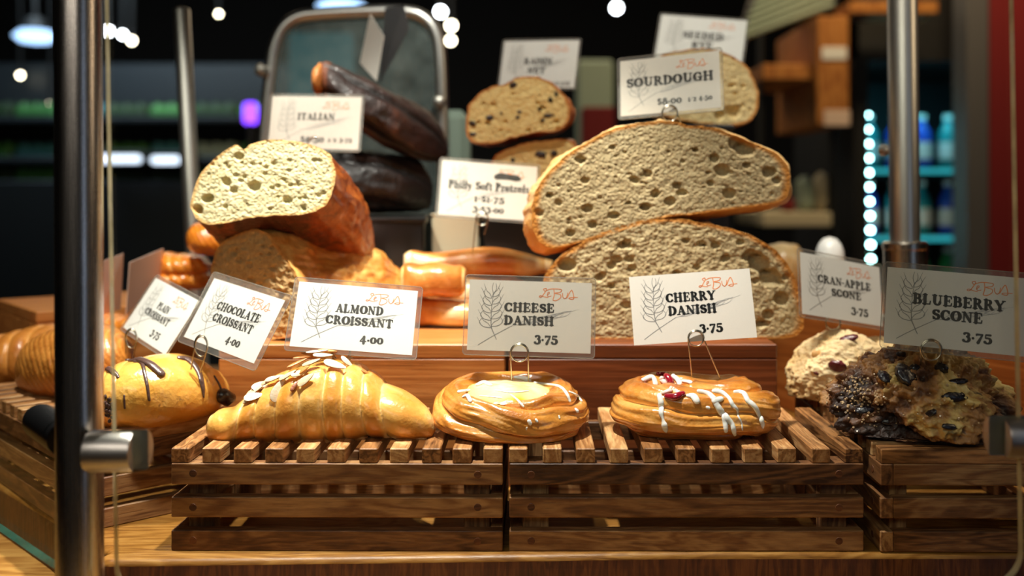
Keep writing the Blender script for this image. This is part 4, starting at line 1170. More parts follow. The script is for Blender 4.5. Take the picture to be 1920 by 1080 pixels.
bits(rl, bv, 'raisin', 'raisin', [(963, 160, 8, 6), (1043, 177, 3.5, 6), (1032, 190, 5, 8), (1012, 205, 6, 5), (1030, 217, 11, 4), (1016, 226, 6, 4), (885, 232, 8, 5), (886, 252, 7, 4), (940, 213, 3, 3), (974, 210, 4, 3), (918, 221, 7, 5), (971, 220, 4, 3)], 5, .4, .3)
RN2 = [(920, 306), (928, 292), (950, 280), (985, 268), (1030, 262), (1065, 262), (1082, 278), (1084, 300), (1076, 325), (1040, 338), (980, 342), (930, 334)]
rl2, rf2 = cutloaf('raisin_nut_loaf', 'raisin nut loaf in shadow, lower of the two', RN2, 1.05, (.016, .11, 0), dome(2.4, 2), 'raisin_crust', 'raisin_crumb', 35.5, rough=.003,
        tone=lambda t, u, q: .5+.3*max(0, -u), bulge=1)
bv = bvh_of(rf2)
bits(rl2, bv, 'raisin', 'raisin', [(1012, 290, 12, 7), (1040, 288, 8, 6), (960, 300, 6, 4), (1060, 305, 7, 5), (990, 318, 8, 5)], 6, .4, .3)
RY = [(1228, 118), (1246, 102), (1285, 93), (1330, 92), (1370, 104), (1400, 125), (1418, 158), (1423, 192), (1410, 222), (1380, 235), (1330, 234), (1280, 226), (1240, 214), (1222, 180), (1218, 145)]
cutloaf('seeded_rye_loaf', 'cut seeded rye loaf behind the SOURDOUGH card', RY, 1.06, (-.006, .12, -.008), dome(2.4, 2), 'sourdough_crust', 'rye_crumb', 45.5, holes=[(1375, 210, 14, .008), (1350, 216, 10, .006)]+randholes(20, 1240, 1410, 110, 220, 3, 6, .004), rough=.0034,
        tone=lambda t, u, q: .3+.4*max(0, -u), bulge=1)

# dark loaves
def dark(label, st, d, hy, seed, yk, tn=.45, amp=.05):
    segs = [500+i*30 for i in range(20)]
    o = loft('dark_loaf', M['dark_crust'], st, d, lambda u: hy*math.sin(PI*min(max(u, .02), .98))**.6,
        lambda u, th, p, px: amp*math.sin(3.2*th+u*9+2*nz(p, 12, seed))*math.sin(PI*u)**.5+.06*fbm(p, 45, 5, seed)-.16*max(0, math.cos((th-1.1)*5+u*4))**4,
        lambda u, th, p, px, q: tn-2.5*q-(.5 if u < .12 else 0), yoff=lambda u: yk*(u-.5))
    return tag(o, label, 'bread')
dark('dark scored loaf with a ragged pale end behind the ITALIAN card', [(594, 135, 175), (600, 124, 192), (630, 122, 215), (665, 140, 240), (700, 155, 265), (740, 172, 290), (780, 192, 306), (810, 215, 310), (830, 245, 305), (839, 272, 290), (841, 280, 286)], 1.09, .055, 4.4, .06)
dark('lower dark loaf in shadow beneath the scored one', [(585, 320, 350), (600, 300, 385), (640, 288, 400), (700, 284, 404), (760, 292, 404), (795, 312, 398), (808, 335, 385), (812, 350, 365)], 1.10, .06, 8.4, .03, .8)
mb = MB()
vs, fs = IC3
p0 = W(600, 152, 1.055)
for v in vs:
    q = 1+.15*fbm(v, 3, 3, 2); mb.v.append(tuple(p0+Vector((v.x*.0065, v.y*.024, v.z*.0175))*q))
mb.f = list(fs); mb.mi = [0]*len(fs)
# pale torn end stays a part of the scored loaf
obj('torn_end', mb, M['raisin_crust'], [o for o in bpy.data.objects if o.name == 'dark_loaf'][0], world=True, attrs={'tone': [.3]*len(mb.v)}, angle=180)

# pretzels
def pretz(label, st, d, hy, seed, yk=0, tn=.5, split=True):
    o = loft('soft_pretzel', M['pretzel_crust'], st, d, lambda u: hy*math.sin(PI*min(max(u, .05), .95))**.35,
        lambda u, th, p, px: .06*math.sin(u*9+th*1.0+seed)+.02*fbm(p, 40, 3, seed),
        lambda u, th, p, px, q: tn-(.45*max(0, math.sin(u*8.5+seed))**2*(1 if -1.2 < ((th+PI) % (2*PI)-PI) < .9 else .2) if split else 0)+(-.3 if (u < .06 or u > .94) else 0)+.1*math.sin(th), nx=120, nth=64, yoff=lambda u: yk*(u-.5))
    return tag(o, label, 'pretzel', 'soft pretzels stacked between the loaves')
pretz('long soft pretzel at the back of the pile, under the pretzel card', [(757, 478, 506), (764, 473, 512), (800, 473, 517), (840, 470, 522), (890, 465, 524), (940, 467, 524), (990, 476, 520), (1020, 484, 514), (1037, 488, 510)], 1.02, .022, .6)
pretz('short glossy soft pretzel end, middle of the pile', [(752, 502, 545), (757, 496, 556), (790, 494, 560), (820, 494, 560), (850, 496, 558), (868, 498, 554), (874, 505, 545)], .955, .02, 1.4, tn=.55, split=False)
pretz('lower soft pretzel with a pale split, partly behind the cheese danish card', [(772, 572, 602), (780, 562, 611), (810, 560, 613), (850, 560, 613), (900, 562, 613), (950, 566, 613), (990, 572, 610), (1000, 582, 604)], .965, .022, 4.9)
pretz('soft pretzel lying behind the short end', [(780, 524, 560), (790, 518, 572), (840, 516, 574), (900, 518, 574), (960, 520, 574), (990, 530, 566)], 1.01, .024, 3.9)
# ------------------------------------------------------------------ containers behind the bread
def container(name, label, cat, x0, x1, y0, y1, z0, z1, mat, lip=.004, group=None):
    """open topped box with real walls and a rolled lip"""
    t = thing(name, label, cat, ((x0+x1)/2, y0, z0), group); ox, oy, oz = (x0+x1)/2, y0, z0
    mb = MB(); th = .004
    mb.box(x0-ox, x1-ox, y0-oy, y1-oy, 0, z1-oz-.0001, .002)
    obj('body', mb, M[mat], t, smooth=False)
    mb = MB(); r = lip
    mb.tube([(x0-ox, y0-oy, z1-oz-r), (x1-ox, y0-oy, z1-oz-r), (x1-ox, y1-oy, z1-oz-r), (x0-ox, y1-oy, z1-oz-r)], r, 8, closed=True)
    obj('rim', mb, M[mat], t)
    return t
container('black_tub', 'black plastic tub under the dark loaves', 'tub', -.225, -.112, .345, .46, .1192, .2215, 'black_plastic', group='black tubs behind the bread')
container('black_tub', 'black plastic tub under the raisin nut loaves', 'tub', -.052, .058, .350, .46, .1192, .2545, 'black_plastic', group='black tubs behind the bread')
container('black_tub', 'tall black tub under the seeded rye loaf', 'tub', .120, .200, .335, .46, .1192, .3140, 'black_plastic', group='black tubs behind the bread')
plain('carton_cream', 'dccfae', .7)
container('cream_carton', 'cream carton standing between the two black tubs', 'carton', -.1065, -.0565, .372, .42, .1192, .223, 'carton_cream', lip=.001)

def simplepin(label, a, b):
    mb = MB(); pts = [Vector(b)]
    c = Vector(a)
    for k in range(14):
        an = -PI/2+2*PI*k/13; pts.append(c+Vector((.006*math.cos(an), -.001, .006+.006*math.sin(an))))
    mb.tube(pts, .0006, 6)
    o = obj('card_holder', mb, M['wire_steel'], angle=180); rebase(o, b)
    tag(o, label, 'card holder', 'bent wire card holders')
simplepin('wire holder of the RAISIN NUT card', W(1006, 162, 1.138), W(1006, 200, 1.10))
simplepin('wire holder of the SEEDED RYE card', W(1318, 112, 1.198), W(1318, 175, 1.12))
simplepin('wire holder of the ITALIAN card', W(590, 279, .998), W(600, 330, 1.06))

# ------------------------------------------------------------------ posts, clips, glass
def post(name, label, top, bot, r, mat='brushed_steel', group=None):
    top = Vector(top); bot = Vector(bot); L = (top-bot).length
    t = thing(name, label, 'metal post', bot, group)
    t.rotation_euler = (top-bot).to_track_quat('Z', 'Y').to_euler()
    mb = MB(); mb.lathe([(r, 0), (r, L-.003), (r-.001, L-.001), (r-.003, L), (.0001, L)], 48)
    obj('tube', mb, M[mat], t)
    mb = MB(); mb.lathe([(r*1.7, .0002), (r*1.7, .004), (r*1.55, .006), (r*1.02, .006)], 40)
    obj('foot_flange', mb, M[mat], t)
    return t, L
PY = -.100
t, L = post('steel_post', 'thick brushed steel post in front at the left holding the glass clip', (-.2685, PY, .95), (-.2655, PY, -.0404), .0133)
def clip(label, x_in, x_out, y, z, r, s):
    """round glass clip: front and rear jaws with a black gasket between; s=+1 opens to the right"""
    t = thing('glass_clip', label, 'glass clip', (x_in, y, z), 'steel clips holding the glass')
    L = abs(x_out-x_in)
    def half(y0, y1, x0, x1, name, mat):
        mb = MB(); N = 28; prof = []
        for k in range(N+1):
            yy = y0+(y1-y0)*k/N
            prof.append(yy)
        vs = []; ring = []
        ang = [math.acos(max(-1, min(1, yy/r))) for yy in (y0, y1)]
        lo, hi = ang[1], ang[0]
        poly = []
        for k in range(N+1):
            a = lo+(hi-lo)*k/N; poly.append((r*math.cos(a), r*math.sin(a)))
        for k in range(N+1):
            a = -hi+(hi-lo)*k/N; poly.append((r*math.cos(a), r*math.sin(a)))
        c = .0012; n = len(poly)
        cy = sum(p[0] for p in poly)/n
        levels = [(x0, .94), (x0+s*c, 1), (x1-s*c, 1), (x1, .93)]
        for xx, k in levels: mb.v += [(xx, cy+(p[0]-cy)*k, p[1]*k) for p in poly]
        for q in range(3):
            for j in range(n): mb.f.append((q*n+j, q*n+(j+1) % n, (q+1)*n+(j+1) % n, (q+1)*n+j)); mb.mi.append(0)
        mb.f.append(tuple(range(n))); mb.f.append(tuple(3*n+j for j in range(n))); mb.mi += [0, 0]
        return obj(name, mb, M[mat], t, angle=35)
    half(-r*.999, -.0032, 0, s*L, 'front_jaw', 'satin_steel')
    half(-.0031, .0031, s*.001, s*(L*.42), 'gasket', 'dark_gasket')
    half(.0032, r*.999, 0, s*(L+.006), 'rear_jaw', 'satin_steel')
    return t
GY = -.118
clip('steel glass clip on the front left post', -.2525, -.2262, GY, .0985, .0118, 1)
clip('steel glass clip in front of the dark blueberry scone', .2960, .2665, GY, .1065, .0118, -1)
post('steel_post', 'brushed steel post carrying the glass clip beside the dark blueberry scone', (.3095, PY, .95), (.3095, PY, -.0404), .0133)
t = thing('glass_clip', 'black knob of the side glass clip left of the front post', 'glass clip', (-.2855, -.083, .101), 'steel clips holding the glass')
mb = MB(); a0, a1 = Vector((0.006, -.006, -.002)), Vector((-.022, .018, .004))
mb.tube([a0, a0.lerp(a1, .9), a1], [.0105, .0105, .0095], 28, capround=False); obj('knob', mb, M['black_plastic'], t)
def pane(name, label, w, z0, z1, loc, rz, ry, r=.02, th=.0058, mat='clear_glass', edge='lit_glass_edge'):
    t = thing(name, label, 'glass pane', loc, 'glass panes of the display case', (0, ry, rz))
    pl = []
    for (qx, qz, a0, rr) in ((w, z1, 0, .004), (0, z1, 90, .004), (0, z0, 180, r), (w, z0, 270, r)):
        sx = -1 if qx == w else 1; sz = -1 if qz == z1 else 1
        for k in range(9):
            a = R(a0+90*k/8); pl.append((qx+sx*rr+rr*math.cos(a), qz+sz*rr+rr*math.sin(a)))
    n = len(pl); mb = MB()
    for y in (-th/2, th/2): mb.v += [(a, y, b) for a, b in pl]
    mb.f = [tuple(range(n)), tuple(range(n, 2*n))[::-1]]; mb.mi = [0, 0]
    obj('glass', mb, M[mat], t, smooth=False)
    mb = MB()
    for y in (-th/2, th/2): mb.v += [(a, y, b) for a, b in pl]
    mb.f = [(i, (i+1) % n, n+(i+1) % n, n+i) for i in range(n)]; mb.mi = [0]*n
    obj('polished_edge', mb, M[edge], t, smooth=False)
    return t
pane('glass_screen', 'large front glass pane between the two steel clips', .5140, 0, .62, (-.2365, GY, .0135), 0, R(-1.0))
pane('glass_screen', 'side glass pane running back to the left from the front post', .62, 0, .60, (-.2815, -.089, .0205), R(135), 0, r=.006, edge='green_edge')
t, L = post('steel_post', 'thin steel post at the left rear with a small knob', W(340, 15, 1.2), (-.388, .50, .0002), .0098, 'satin_steel')
mb = MB(); mb.lathe([(.004, -.022), (.008, -.020), (.0085, -.012), (.004, -.010), (.004, 0)], 20, (0, 0, 0), 'X'); o = obj('knob', mb, M['satin_steel'], t); o.location = (-.006, -.008, L-.053)
t, L = post('steel_post', 'steel post at the right rear rising from a wider sleeve', W(1689, -260, 1.0), (.3655, .305, .1194), .0143, 'satin_steel')
mb = MB(); mb.lathe([(.0205, .006), (.0205, .070), (.0215, .071), (.0215, .0765), (.0195, .078), (.0146, .078)], 48); obj('sleeve', mb, M['brushed_steel'], t)
mb = MB(); mb.lathe([(.004, -.010), (.0055, -.009), (.0055, -.003), (.003, -.002), (.003, 0)], 20, (0, 0, 0), 'X'); o = obj('knob', mb, M['satin_steel'], t); o.location = (-.0135, -.004, .168)

# chrome framed guard behind the dark loaves
t = thing('framed_glass_guard', 'rounded chrome frame with tinted glass behind the dark loaves', 'glass guard', (-.22, .60, .0))
D = 1.3; pth = [(470, 723), (484, 420), (497, 240), (508, 130)]
def fp(l): return [W(a, b, D) for a, b in l]
arcp = [(470, 723), (484, 420), (497, 240), (507, 140), (514, 92), (530, 55), (556, 34), (590, 27), (680, 22), (760, 22), (795, 34), (816, 60), (824, 100), (828, 200), (832, 420), (838, 723)]
pp = fp([tuple(q) for q in smoothpath(arcp, 5)])
mb = MB(); mb.tube(pp, .0085, 16, capround=False); obj('frame', mb, M['chrome'], t, world=True, angle=180)
mb = MB(); mb.add([(p.x, p.y, p.z) for p in pp], [tuple(range(len(pp)))]); obj('glass', mb, M['pane_back'], t, world=True, smooth=False)
for (a, b) in ((490, 132), (823, 192)):
    mb = MB(); c = W(a, b, 1.285); mb.lathe([(.0001, -.012), (.006, -.010), (.008, -.004), (.008, .006), (.004, .010)], 20, tuple(c), 'Y'); obj('bolt', mb, M['satin_steel'], t, world=True)

# small things on the rear of the counter
def lathething(name, label, cat, prof, loc, mat, parts=(), group=None):
    t = thing(name, label, cat, loc, group)
    mb = MB(); mb.lathe(prof, 36); obj('body', mb, M[mat], t, angle=50)
    for n_, pf, mt in parts:
        mb = MB(); mb.lathe(pf, 36); obj(n_, mb, M[mt], t, angle=50)
    return t
plain('white_gloss', 'f4f4f2', .3); plain('tan_bread', 'd9a35c', .6)
p = W(1556, 490, 1.12)
lathething('white_canister', 'white dome topped canister behind the cran-apple scone card', 'canister', [(.0150, 0), (.0152, .045), (.0154, .046)], (p.x, p.y, .1193), 'white_gloss',
           (('dome_lid', [(.0156, .044), (.0157, .053), (.0145, .063), (.0118, .070), (.0070, .0755), (.0001, .0775)], 'white_gloss'),))
o = loft('bread_roll', M['pretzel_crust'], [(1425, 500, 540), (1435, 470, 550), (1455, 457, 554), (1480, 457, 554), (1500, 466, 550), (1512, 500, 540)], 1.25, lambda u: .03*math.sin(PI*min(max(u, .02), .98))**.6,
         lambda u, th, p, px: .01*fbm(p, 40, 2, 3), lambda u, th, p, px, q: .2, nx=60, nth=48)
tag(o, 'plain tan bread roll between the big loaf and the cran-apple card', 'bread roll')
o = flaky('orange glazed round roll at the left rear beside the thin post', [(352, 440, 452), (362, 424, 470), (385, 417, 480), (405, 420, 482), (425, 430, 480), (440, 450, 470)], 1.08, .03, 4.4, amp=.03, name='glazed_roll', mat='glazed_orange_crust', tn=.3)
for lab, st, sd in (('upper orange glazed twist stacked at the left rear', [(292, 494, 506), (300, 480, 516), (330, 476, 520), (360, 478, 520), (385, 484, 516), (396, 496, 506)], 3.3),
                ('lower orange glazed twist stacked at the left rear', [(285, 515, 530), (295, 506, 540), (330, 503, 543), (365, 504, 543), (388, 508, 540), (398, 518, 532)], 6.3)):
    flaky(lab, st, 1.10, .028, sd, amp=.09, name='glazed_twist', mat='glazed_orange_crust', step=22, slant=14, tn=.2)
plain('rear_tray', '1b1512', .5)

# ------------------------------------------------------------------ the room behind
plain('floor_dark', '1a1715', .5, bscale=4); plain('ceiling_dark', '0d0c0c', .9, bscale=4); plain('wall_dark', '14110f', .9, bscale=4)
plain('wall_red', '7c1014', .7, bscale=4); plain('grey_paint', '5c5a5c', .6, bscale=5)
mb = MB(); mb.box(-5, 5, -3.5, 7.5, -1.0, -.95); struct('floor', mb, M['floor_dark'], smooth=False)
mb = MB(); mb.box(-5, 5, -3.5, 7.5, 1.9, 1.95); struct('ceiling', mb, M['ceiling_dark'], smooth=False)
mb = MB(); mb.box(-5, 5, 7.5, 7.6, -1, 1.95); struct('wall_back', mb, M['wall_dark'], smooth=False)
mb = MB(); mb.box(-5.1, -5, -3.5, 7.5, -1, 1.95); struct('wall_left', mb, M['wall_dark'], smooth=False)
mb = MB(); mb.box(5, 5.1, -3.5, 7.5, -1, 1.95); struct('wall_right', mb, M['wall_dark'], smooth=False)
mb = MB(); mb.box(1.336, 2.4, 2.30, 2.40, -.95, 1.9); o = struct('wall_red', mb, M['wall_red'], smooth=False)
mb = MB(); mb.box(1.268, 1.332, 2.29, 2.40, -.95, 1.9, .004); struct('trim_grey', mb, M['grey_paint'], smooth=False)
mb = MB(); mb.box(-.9, 1.05, -.28, .86, -.95, -.0755, .004)
o = obj('case_base', mb, M['matte_black'], smooth=False); tag(o, 'dark cabinet base carrying the display counter', 'cabinet')

# drinks cooler
t = thing('drinks_cooler', 'tall black drinks cooler glowing cyan inside, at the right rear', 'cooler', (1.40, 2.55, -.95))
def wp(name, x0, x1, y0, y1, z0, z1, mat, par=t, bev=.002):
    mb = MB(); mb.box(x0, x1, y0, y1, z0, z1, bev); return obj(name, mb, M[mat], par, world=True, smooth=False)
plain('cooler_inside', '1c2a30', .5)
X0, X1, Y0 = 1.005, 1.80, 2.55
wp('side_panel', X0, X0+.03, Y0, Y0+.7, -.95, .90, 'matte_black'); wp('side_panel', X1-.03, X1, Y0, Y0+.7, -.95, .90, 'matte_black')
wp('back_panel', X0+.03, X1-.03, Y0+.66, Y0+.7, -.95, .90, 'cooler_inside'); wp('top_panel', X0, X1, Y0, Y0+.7, .66, .9, 'matte_black'); wp('kick_panel', X0, X1, Y0, Y0+.7, -.95, -.8, 'matte_black')
wp('door_frame', X0, X0+.045, Y0-.04, Y0-.001, -.8, .66, 'matte_black'); wp('door_frame', X1-.05, X1, Y0-.04, Y0-.001, -.8, .66, 'matte_black')
glow('led_cyan', 'b8fbff', 34); glow('tube_white', 'dfeaff', 2.5); glow('bulb_warm', 'ffedd0', 26); glow('bulb_white', 'f4f6ff', 30); glow('pendant_blue', 'a9cdff', 3.2)
glow('neon_purple', '7a3cff', 5); glow('reflection_teal', '4a8f9c', .30); glow('screen_green', '3c7a34', .25)
for k in range(11):
    p = W(1626+k*.7, 216+27*k, 3.30); mb = MB()
    mb.lathe([(.0001, -.006), (.006, -.004), (.0085, 0), (.006, .005), (.0001, .007)], 14, tuple(p)); obj('led', mb, M['led_cyan'], t, world=True)
for z in (.32, .10, -.12, -.34, -.56):
    wp('shelf', X0+.05, X1-.05, Y0+.08, Y0+.62, z-.012, z, 'cooler_shelf' if 'cooler_shelf' in M else 'grey_paint')
glow('shelf_cyan', '3fd0e0', .7)  # added glowing strips stand in for the bright teal shelves
for z in (.32, .10, -.12):
    mb = MB(); mb.tube([(X0+.07, Y0+.075, z-.006), (X1-.07, Y0+.075, z-.006)], .007, 8); obj('shelf_glow', mb, M['shelf_cyan'], t, world=True)
bc = {'teal': '1f8f9c', 'green': '2f9a4a', 'blue': '2250c8', 'amber': '8a5a1c', 'red': '8c2026', 'white': 'c8d8dc'}
for k, v in bc.items(): plain('drink_'+k, v, .15)
kinds = list(bc); rb = random.Random(11)
proto = {}
for k in kinds:
    tb = thing('drink_bottle', 'x', 'bottle', (0, 0, 0), 'bottles in the drinks cooler')
    mb = MB(); mb.lathe([(.028, 0), (.031, .004), (.031, .10), (.028, .125), (.014, .15), (.012, .165)], 20); obj('body', mb, M['drink_'+k], tb)
    mb = MB(); mb.lathe([(.0145, .166), (.0145, .182), (.0001, .183)], 16); obj('cap', mb, M['white_gloss'], tb)
    mb = MB(); mb.lathe([(.0316, .035), (.0316, .09)], 20); obj('paper_label', mb, M['drink_white' if k != 'white' else 'drink_blue'], tb)
    proto[k] = tb
used_p = set()
rown = ['uppermost', 'middle one', 'lowest one']
for si, z in enumerate((.32, .10, -.12)):
    for j in range(7):
        k = [['teal', 'blue', 'blue', 'teal', 'blue', 'teal', 'blue'], ['blue', 'teal', 'teal', 'blue', 'teal', 'red', 'amber'], ['green', 'blue', 'green', 'green', 'teal', 'green', 'blue']][si][j]
        if k in used_p: b_ = dup(proto[k])
        else: b_ = proto[k]; used_p.add(k)
        b_.location = (X0+.115+j*.088, Y0+.17, z+.0005)
        b_['label'] = '%s bottle, number %s from the LED side on the cooler shelf, %s' % (k, ['one', 'two', 'three', 'four', 'five', 'six', 'seven'][j], rown[si])
for k in kinds:
    if k not in used_p:
        for c in list(proto[k].children): bpy.data.objects.remove(c)
        bpy.data.objects.remove(proto[k])

# pendant bulbs
def pendant(label, px, py, r, mat, d=5.0, flat=1.0):
    p = W(px, py, d); t = thing('pendant_lamp', label, 'lamp', p, 'lamps glowing in the dark room behind')
    mb = MB(); mb.lathe([(.0001, -r*flat), (r*.7, -r*.72*flat), (r, 0), (r*.7, r*.72*flat), (.0001, r*flat)], 24); obj('bulb', mb, M[mat], t)
    mb = MB(); mb.lathe([(r*.6, r*flat*.8), (r*.45, r*flat+.05), (.01, r*flat+.06), (.008, max(r*flat+.08, 1.9-p.z))], 16); obj('stem', mb, M['matte_black'], t)
for q in (('white lamp directly right of the chrome frame top, highest of three', 826, 22, .022, 'bulb_white'), ('white lamp right of the chrome frame, middle of three', 846, 48, .02, 'bulb_warm', 5.2), ('warm lamp right of the chrome frame, lowest of three', 845, 76, .018, 'bulb_warm', 5.5),
          ('round lamp above the space between the RAISIN NUT and SOURDOUGH cards', 1156, 15, .022, 'bulb_white'), ('dim round lamp at the top left of the chrome frame', 410, 26, .01, 'bulb_warm'), ('wide bluish lamp above the chrome frame', 640, 12, .12, 'pendant_blue', 5.0, .22),
          ('wide bluish lamp at the far upper left', 66, 68, .10, 'pendant_blue', 5.0, .38), ('bluish lamp just right of the front steel post', 203, 58, .018, 'bulb_white'), ('white lamp right of the glass edge, upper of two', 230, 65, .015, 'bulb_white'),
          ('warm lamp right of the glass edge, lower of two', 247, 76, .014, 'bulb_warm'), ('warm small lamp at the far left', 38, 141, .012, 'bulb_warm', 5.5), ('warm small lamp beside the front post', 95, 196, .012, 'bulb_warm', 5.5)):
    pendant(*q)
def tubelamp(label, x0, x1, py, d):
    a, b = W(x0, py, d), W(x1, py, d); c = (a+b)/2
    t = thing('strip_lamp', label, 'lamp', c, 'strip lamps glowing in the dark room behind')
    mb = MB(); mb.tube([a, b], .018, 12); obj('tube', mb, M['tube_white'], t, world=True)
    mb = MB(); mb.box(a.x-.03, b.x+.03, c.y+.03, 4.348, c.z-.02, c.z+.04, .004); obj('housing', mb, M['matte_black'], t, world=True, smooth=False)
tubelamp('long strip lamp on the market case right of the glass edge', 190, 258, 298, 4.8)
tubelamp('shorter strip lamp on the market case beside the rear post', 290, 330, 300, 4.8)

# market case with rows of goods at the left rear
plain('case_body', '20262a', .5); plain('goods_green', '3f7d3a', .5); plain('goods_teal', '3c7f86', .5); plain('goods_dark', '1e3a16', .6); plain('goods_pale', '9db0a0', .6); plain('goods_blue', '2d4a8c', .5)
t = thing('market_case', 'dim open market case with shelves at the left rear', 'display case', (-2.0, 4.4, -.95))
def mw(name, x0, x1, y0, y1, z0, z1, mat, par=t): 
    mb = MB(); mb.box(x0, x1, y0, y1, z0, z1, .006); return obj(name, mb, M[mat], par, world=True, smooth=False)
mw('back_panel', -3.3, -1.1, 4.9, 4.94, -.95, .95, 'case_body')
for z in (.42, .62): mw('shelf', -3.3, -1.1, 4.35, 4.88, z-.03, z, 'case_body')
mw('cabinet', -3.3, -1.1, 4.2, 4.88, -.95, .30, 'case_body')
gl = [(.30, ['goods_dark', 'goods_dark', 'goods_green', 'goods_dark'], 0), (.421, ['goods_pale', 'goods_green', 'goods_teal', 'goods_pale', 'goods_green', 'goods_teal'], 1), (.621, ['goods_green', 'goods_dark', 'goods_green', 'goods_teal', 'goods_dark'], 2)]
lvl = ['bottom', 'middle', 'top']; cnt = ['first', 'second', 'third', 'fourth', 'fifth', 'sixth', 'seventh', 'eighth', 'ninth', 'tenth']
for z, ks, li in gl:
    n = 8
    for j in range(n):
        k = ks[j % len(ks)]; x = -2.95+j*.225
        mb = MB(); h = rb.uniform(.05, .058); mb.box(-.10, .10, -.12, .12, 0, h*.86, .01)
        o = obj('produce_crate', mb, M[k], smooth=False); o.location = (x, 4.55, z+.0005)
        tag(o, '%s goods crate, %s from the left on the %s level' % (k.split('_')[1], cnt[j], lvl[li]), 'crate', 'crates on the market case')
        mb = MB()
        for q in range(9): mb.lathe([(.0001, -.03), (.024, -.02), (.032, 0), (.024, .02), (.0001, .03)], 10, (-.07+.07*(q % 3), -.08+.08*(q//3), h*.86))
        c = obj('goods', mb, M[k], o); c['kind'] = 'stuff'
def block(name, label, cat, px0, py0, px1, py1, d, dep, mat, bev=.01, group=None, foot=None):
    a, b = W(px0, py1, d), W(px1, py0, d); mb = MB()
    z0 = foot if foot is not None else a.z
    mb.box(a.x, b.x, a.y, a.y+dep, z0, b.z, bev); o = obj(name, mb, M[mat], smooth=False); rebase(o, ((a.x+b.x)/2, a.y+dep/2, z0))
    return tag(o, label, cat, group)
o = block('neon_sign', 'purple glowing sign beside the chrome frame', 'sign', 455, 192, 480, 232, 4.2, .03, 'neon_purple')
mb = MB(); p = W(468, 232, 4.2); mb.tube([p+Vector((0, .015, -.001)), Vector((p.x, p.y+.015, -.95))], .012, 10); q = obj('stand', mb, M['matte_black'], o, world=True)
block('glow_panel', 'added teal glow panel behind the chrome framed glass, standing in for its reflection', 'glow panel', 540, 60, 660, 190, 3.6, .05, 'reflection_teal', foot=None)  # added glowing panel imitates the teal reflection in the framed glass
# shelving with wooden end board at the upper right
t = thing('wooden_shelving', 'wooden shelving with an orange end board in the upper right distance', 'shelving', (.85, 2.5, -.95))
def sw(name, px0, py0, px1, py1, d, dep, mat, foot=None):
    a, b = W(px0, py1, d), W(px1, py0, d); mb = MB(); mb.box(a.x, b.x, a.y, a.y+dep, foot if foot is not None else a.z, b.z, .004)
    return obj(name, mb, M[mat], t, world=True, smooth=False)
sw('end_board', 1532, 30, 1592, 235, 3.0, .5, 'panel_pine')
sw('paper_notice', 1541, 88, 1588, 112, 2.995, .003, 'white_gloss'); sw('paper_notice', 1545, 206, 1594, 236, 2.995, .003, 'card_pink')
sw('upright', 1560, 236, 1570, 700, 3.1, .04, 'matte_black', -.95)
sw('shelf_board', 1430, 120, 1531, 150, 3.05, .4, 'panel_pine'); sw('shelf_board', 1430, 398, 1560, 425, 3.05, .4, 'carton_cream')
sw('header_board', 1592, 2, 1760, 26, 3.0, .15, 'panel_pine')
sw('upright', 1425, 60, 1432, 700, 3.1, .04, 'matte_black', -.95)
# slanted grey louvre panel
t = thing('louvre_panel', 'slanted grey louvred panel in the top right distance', 'panel', W(1480, 40, 3.2))
for k in range(7):
    a = W(1390+6*k, 70-14*k, 3.2); b = W(1560+6*k, 0-18*k+8, 3.2); mb = MB(); mb.tube([a, b], .009, 8); obj('louvre', mb, M['goods_pale'], t, world=True)
for (a_, b_) in (((1392, 74), (1430, -60)), ((1556, 14), (1600, -110))):
    mb = MB(); mb.tube([W(*a_, 3.22), W(*b_, 3.22)], .015, 8); obj('side_bar', mb, M['grey_paint'], t, world=True)
block('storage_jar', 'pale blurred jar on the rear shelf above the roll, nearer the big loaf', 'jar', 1500, 330, 1530, 397, 3.1, .08, 'goods_pale', .02, 'blurred goods on the rear shelf')
block('storage_jar', 'pale blurred jar on the rear shelf, nearer the cooler', 'jar', 1535, 322, 1558, 397, 3.12, .08, 'carton_cream', .02, 'blurred goods on the rear shelf')
block('storage_tin', 'small red tin on the rear shelf beside the jars', 'tin', 1472, 372, 1492, 397, 3.1, .08, 'wall_red', .01, 'blurred goods on the rear shelf')
t = thing('back_counter', 'dim rear work counter seen between the loaves', 'counter', (.1, 2.6, -.95))
mb = MB(); mb.box(-.45, .62, 2.5, 3.1, -.95, .22, .004); obj('cabinet', mb, M['case_body'], t, world=True, smooth=False)
mb = MB(); mb.box(-.47, .64, 2.48, 3.12, .2202, .25, .004); obj('worktop', mb, M['grey_paint'], t, world=True, smooth=False)
block('cardboard_box', 'dark red box on the rear counter left of the SOURDOUGH card', 'box', 1092, 200, 1152, 248, 3.3, .15, 'wall_red', .004, None, .2502)
block('paper_bag', 'whitish paper bag on the rear counter above the red box', 'bag', 1082, 112, 1150, 196, 3.75, .1, 'goods_pale', .01, None, .2502)
block('paper_bag', 'crumpled pale bag behind the dark loaf and the pretzel card', 'bag', 822, 205, 880, 292, 1.36, .05, 'goods_pale', .012, None, .0002)

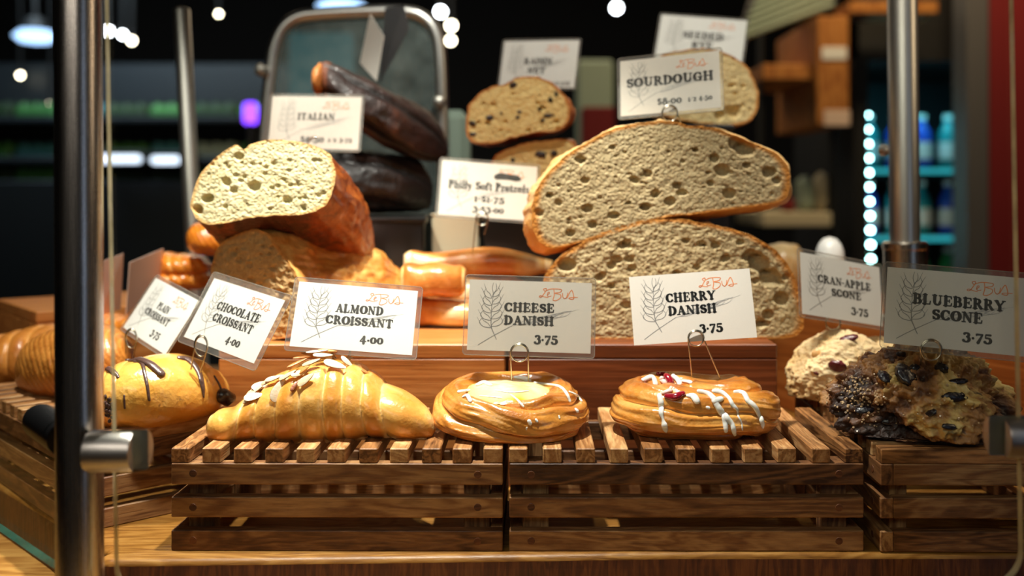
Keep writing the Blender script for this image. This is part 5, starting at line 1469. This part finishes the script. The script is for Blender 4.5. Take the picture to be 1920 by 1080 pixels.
# ------------------------------------------------------------------ lights
def spot(name, loc, aim, power, size=60, blend=.6, radius=.025, col='fff7ee'):
    l = bpy.data.lights.new(name, 'SPOT'); l.energy = power; l.spot_size = R(size); l.spot_blend = blend; l.shadow_soft_size = radius; l.color = lin(col)[:3]
    o = bpy.data.objects.new(name, l); COL.objects.link(o); o.location = loc
    o.rotation_euler = (Vector(aim)-Vector(loc)).to_track_quat('-Z', 'Y').to_euler(); return o
def area(name, loc, aim, power, sx, sy, col='ffe8cc'):
    l = bpy.data.lights.new(name, 'AREA'); l.energy = power; l.shape = 'RECTANGLE'; l.size = sx; l.size_y = sy; l.color = lin(col)[:3]
    o = bpy.data.objects.new(name, l); COL.objects.link(o); o.location = loc
    o.rotation_euler = (Vector(aim)-Vector(loc)).to_track_quat('-Z', 'Y').to_euler(); return o
spot('key_lamp', (-.10, .0, .92), (-.08, .06, .05), 60, 48, .5, .016)
spot('left_lamp', (-.38, .06, .92), (-.38, .24, .05), 38, 60, .5, .016)
spot('bread_lamp', (.0, -.04, 1.0), (.0, .42, .25), 23, 58, .5, .018)
spot('right_lamp', (.28, .13, .92), (.32, .26, .08), 24, 32, .6, .016, 'ffeedd')
area('room_fill', (-.6, -1.8, 1.3), (.05, .1, .1), 9.5, 1.6, .5, 'fff3e6')
spot('card_fill_spot', (.05, -.52, 1.0), (.31, -.02, .185), 5, 13, .6, .02)  # added spot, brightens only the blueberry scone card
area('front_post_highlight', (1.0, -1.2, .45), (-.27, -.1, .2), .9, .22, 1.3, 'c8dcff')  # unseen cool strip added for the bluish highlight on the front post
area('rear_post_fill', (1.2, .0, .8), (.36, .3, .3), 1.6, .2, .5, 'ffdcb4')  # added warm light that puts a highlight on the right rear post
area('rear_room', (0, 3.5, 1.7), (0, 3.6, -.5), 30, 3, 2, 'ffe2c0')
area('case_lamp', (-2.0, 4.0, 1.5), (-2.1, 4.6, .4), 24, 1.6, .1, 'd8ecff')
area('shelving_fill', (1.0, 1.7, 1.6), (1.1, 2.6, .6), 15, .4, .2, 'ffd9a8')  # added light to brighten the end board and red wall
area('cooler_light', (1.3, 2.62, .60), (1.4, 2.9, -.3), .9, .4, .1, '5fe8ff')
wd = bpy.data.worlds.new('World'); SC.world = wd; wd.use_nodes = True
wd.node_tree.nodes['Background'].inputs[0].default_value = (.9, .8, .7, 1); wd.node_tree.nodes['Background'].inputs[1].default_value = .012
vs_ = SC.view_settings; vs_.view_transform = 'Standard'; vs_.look = 'None'; vs_.exposure = 0; vs_.gamma = 1
try: vs_.use_curve_mapping = False
except Exception: pass
SC.cycles.max_bounces = 8; SC.cycles.transparent_max_bounces = 24
SC.cycles.caustics_reflective = False; SC.cycles.caustics_refractive = False; SC.cycles.sample_clamp_indirect = 4
SC.cycles.use_denoising = True
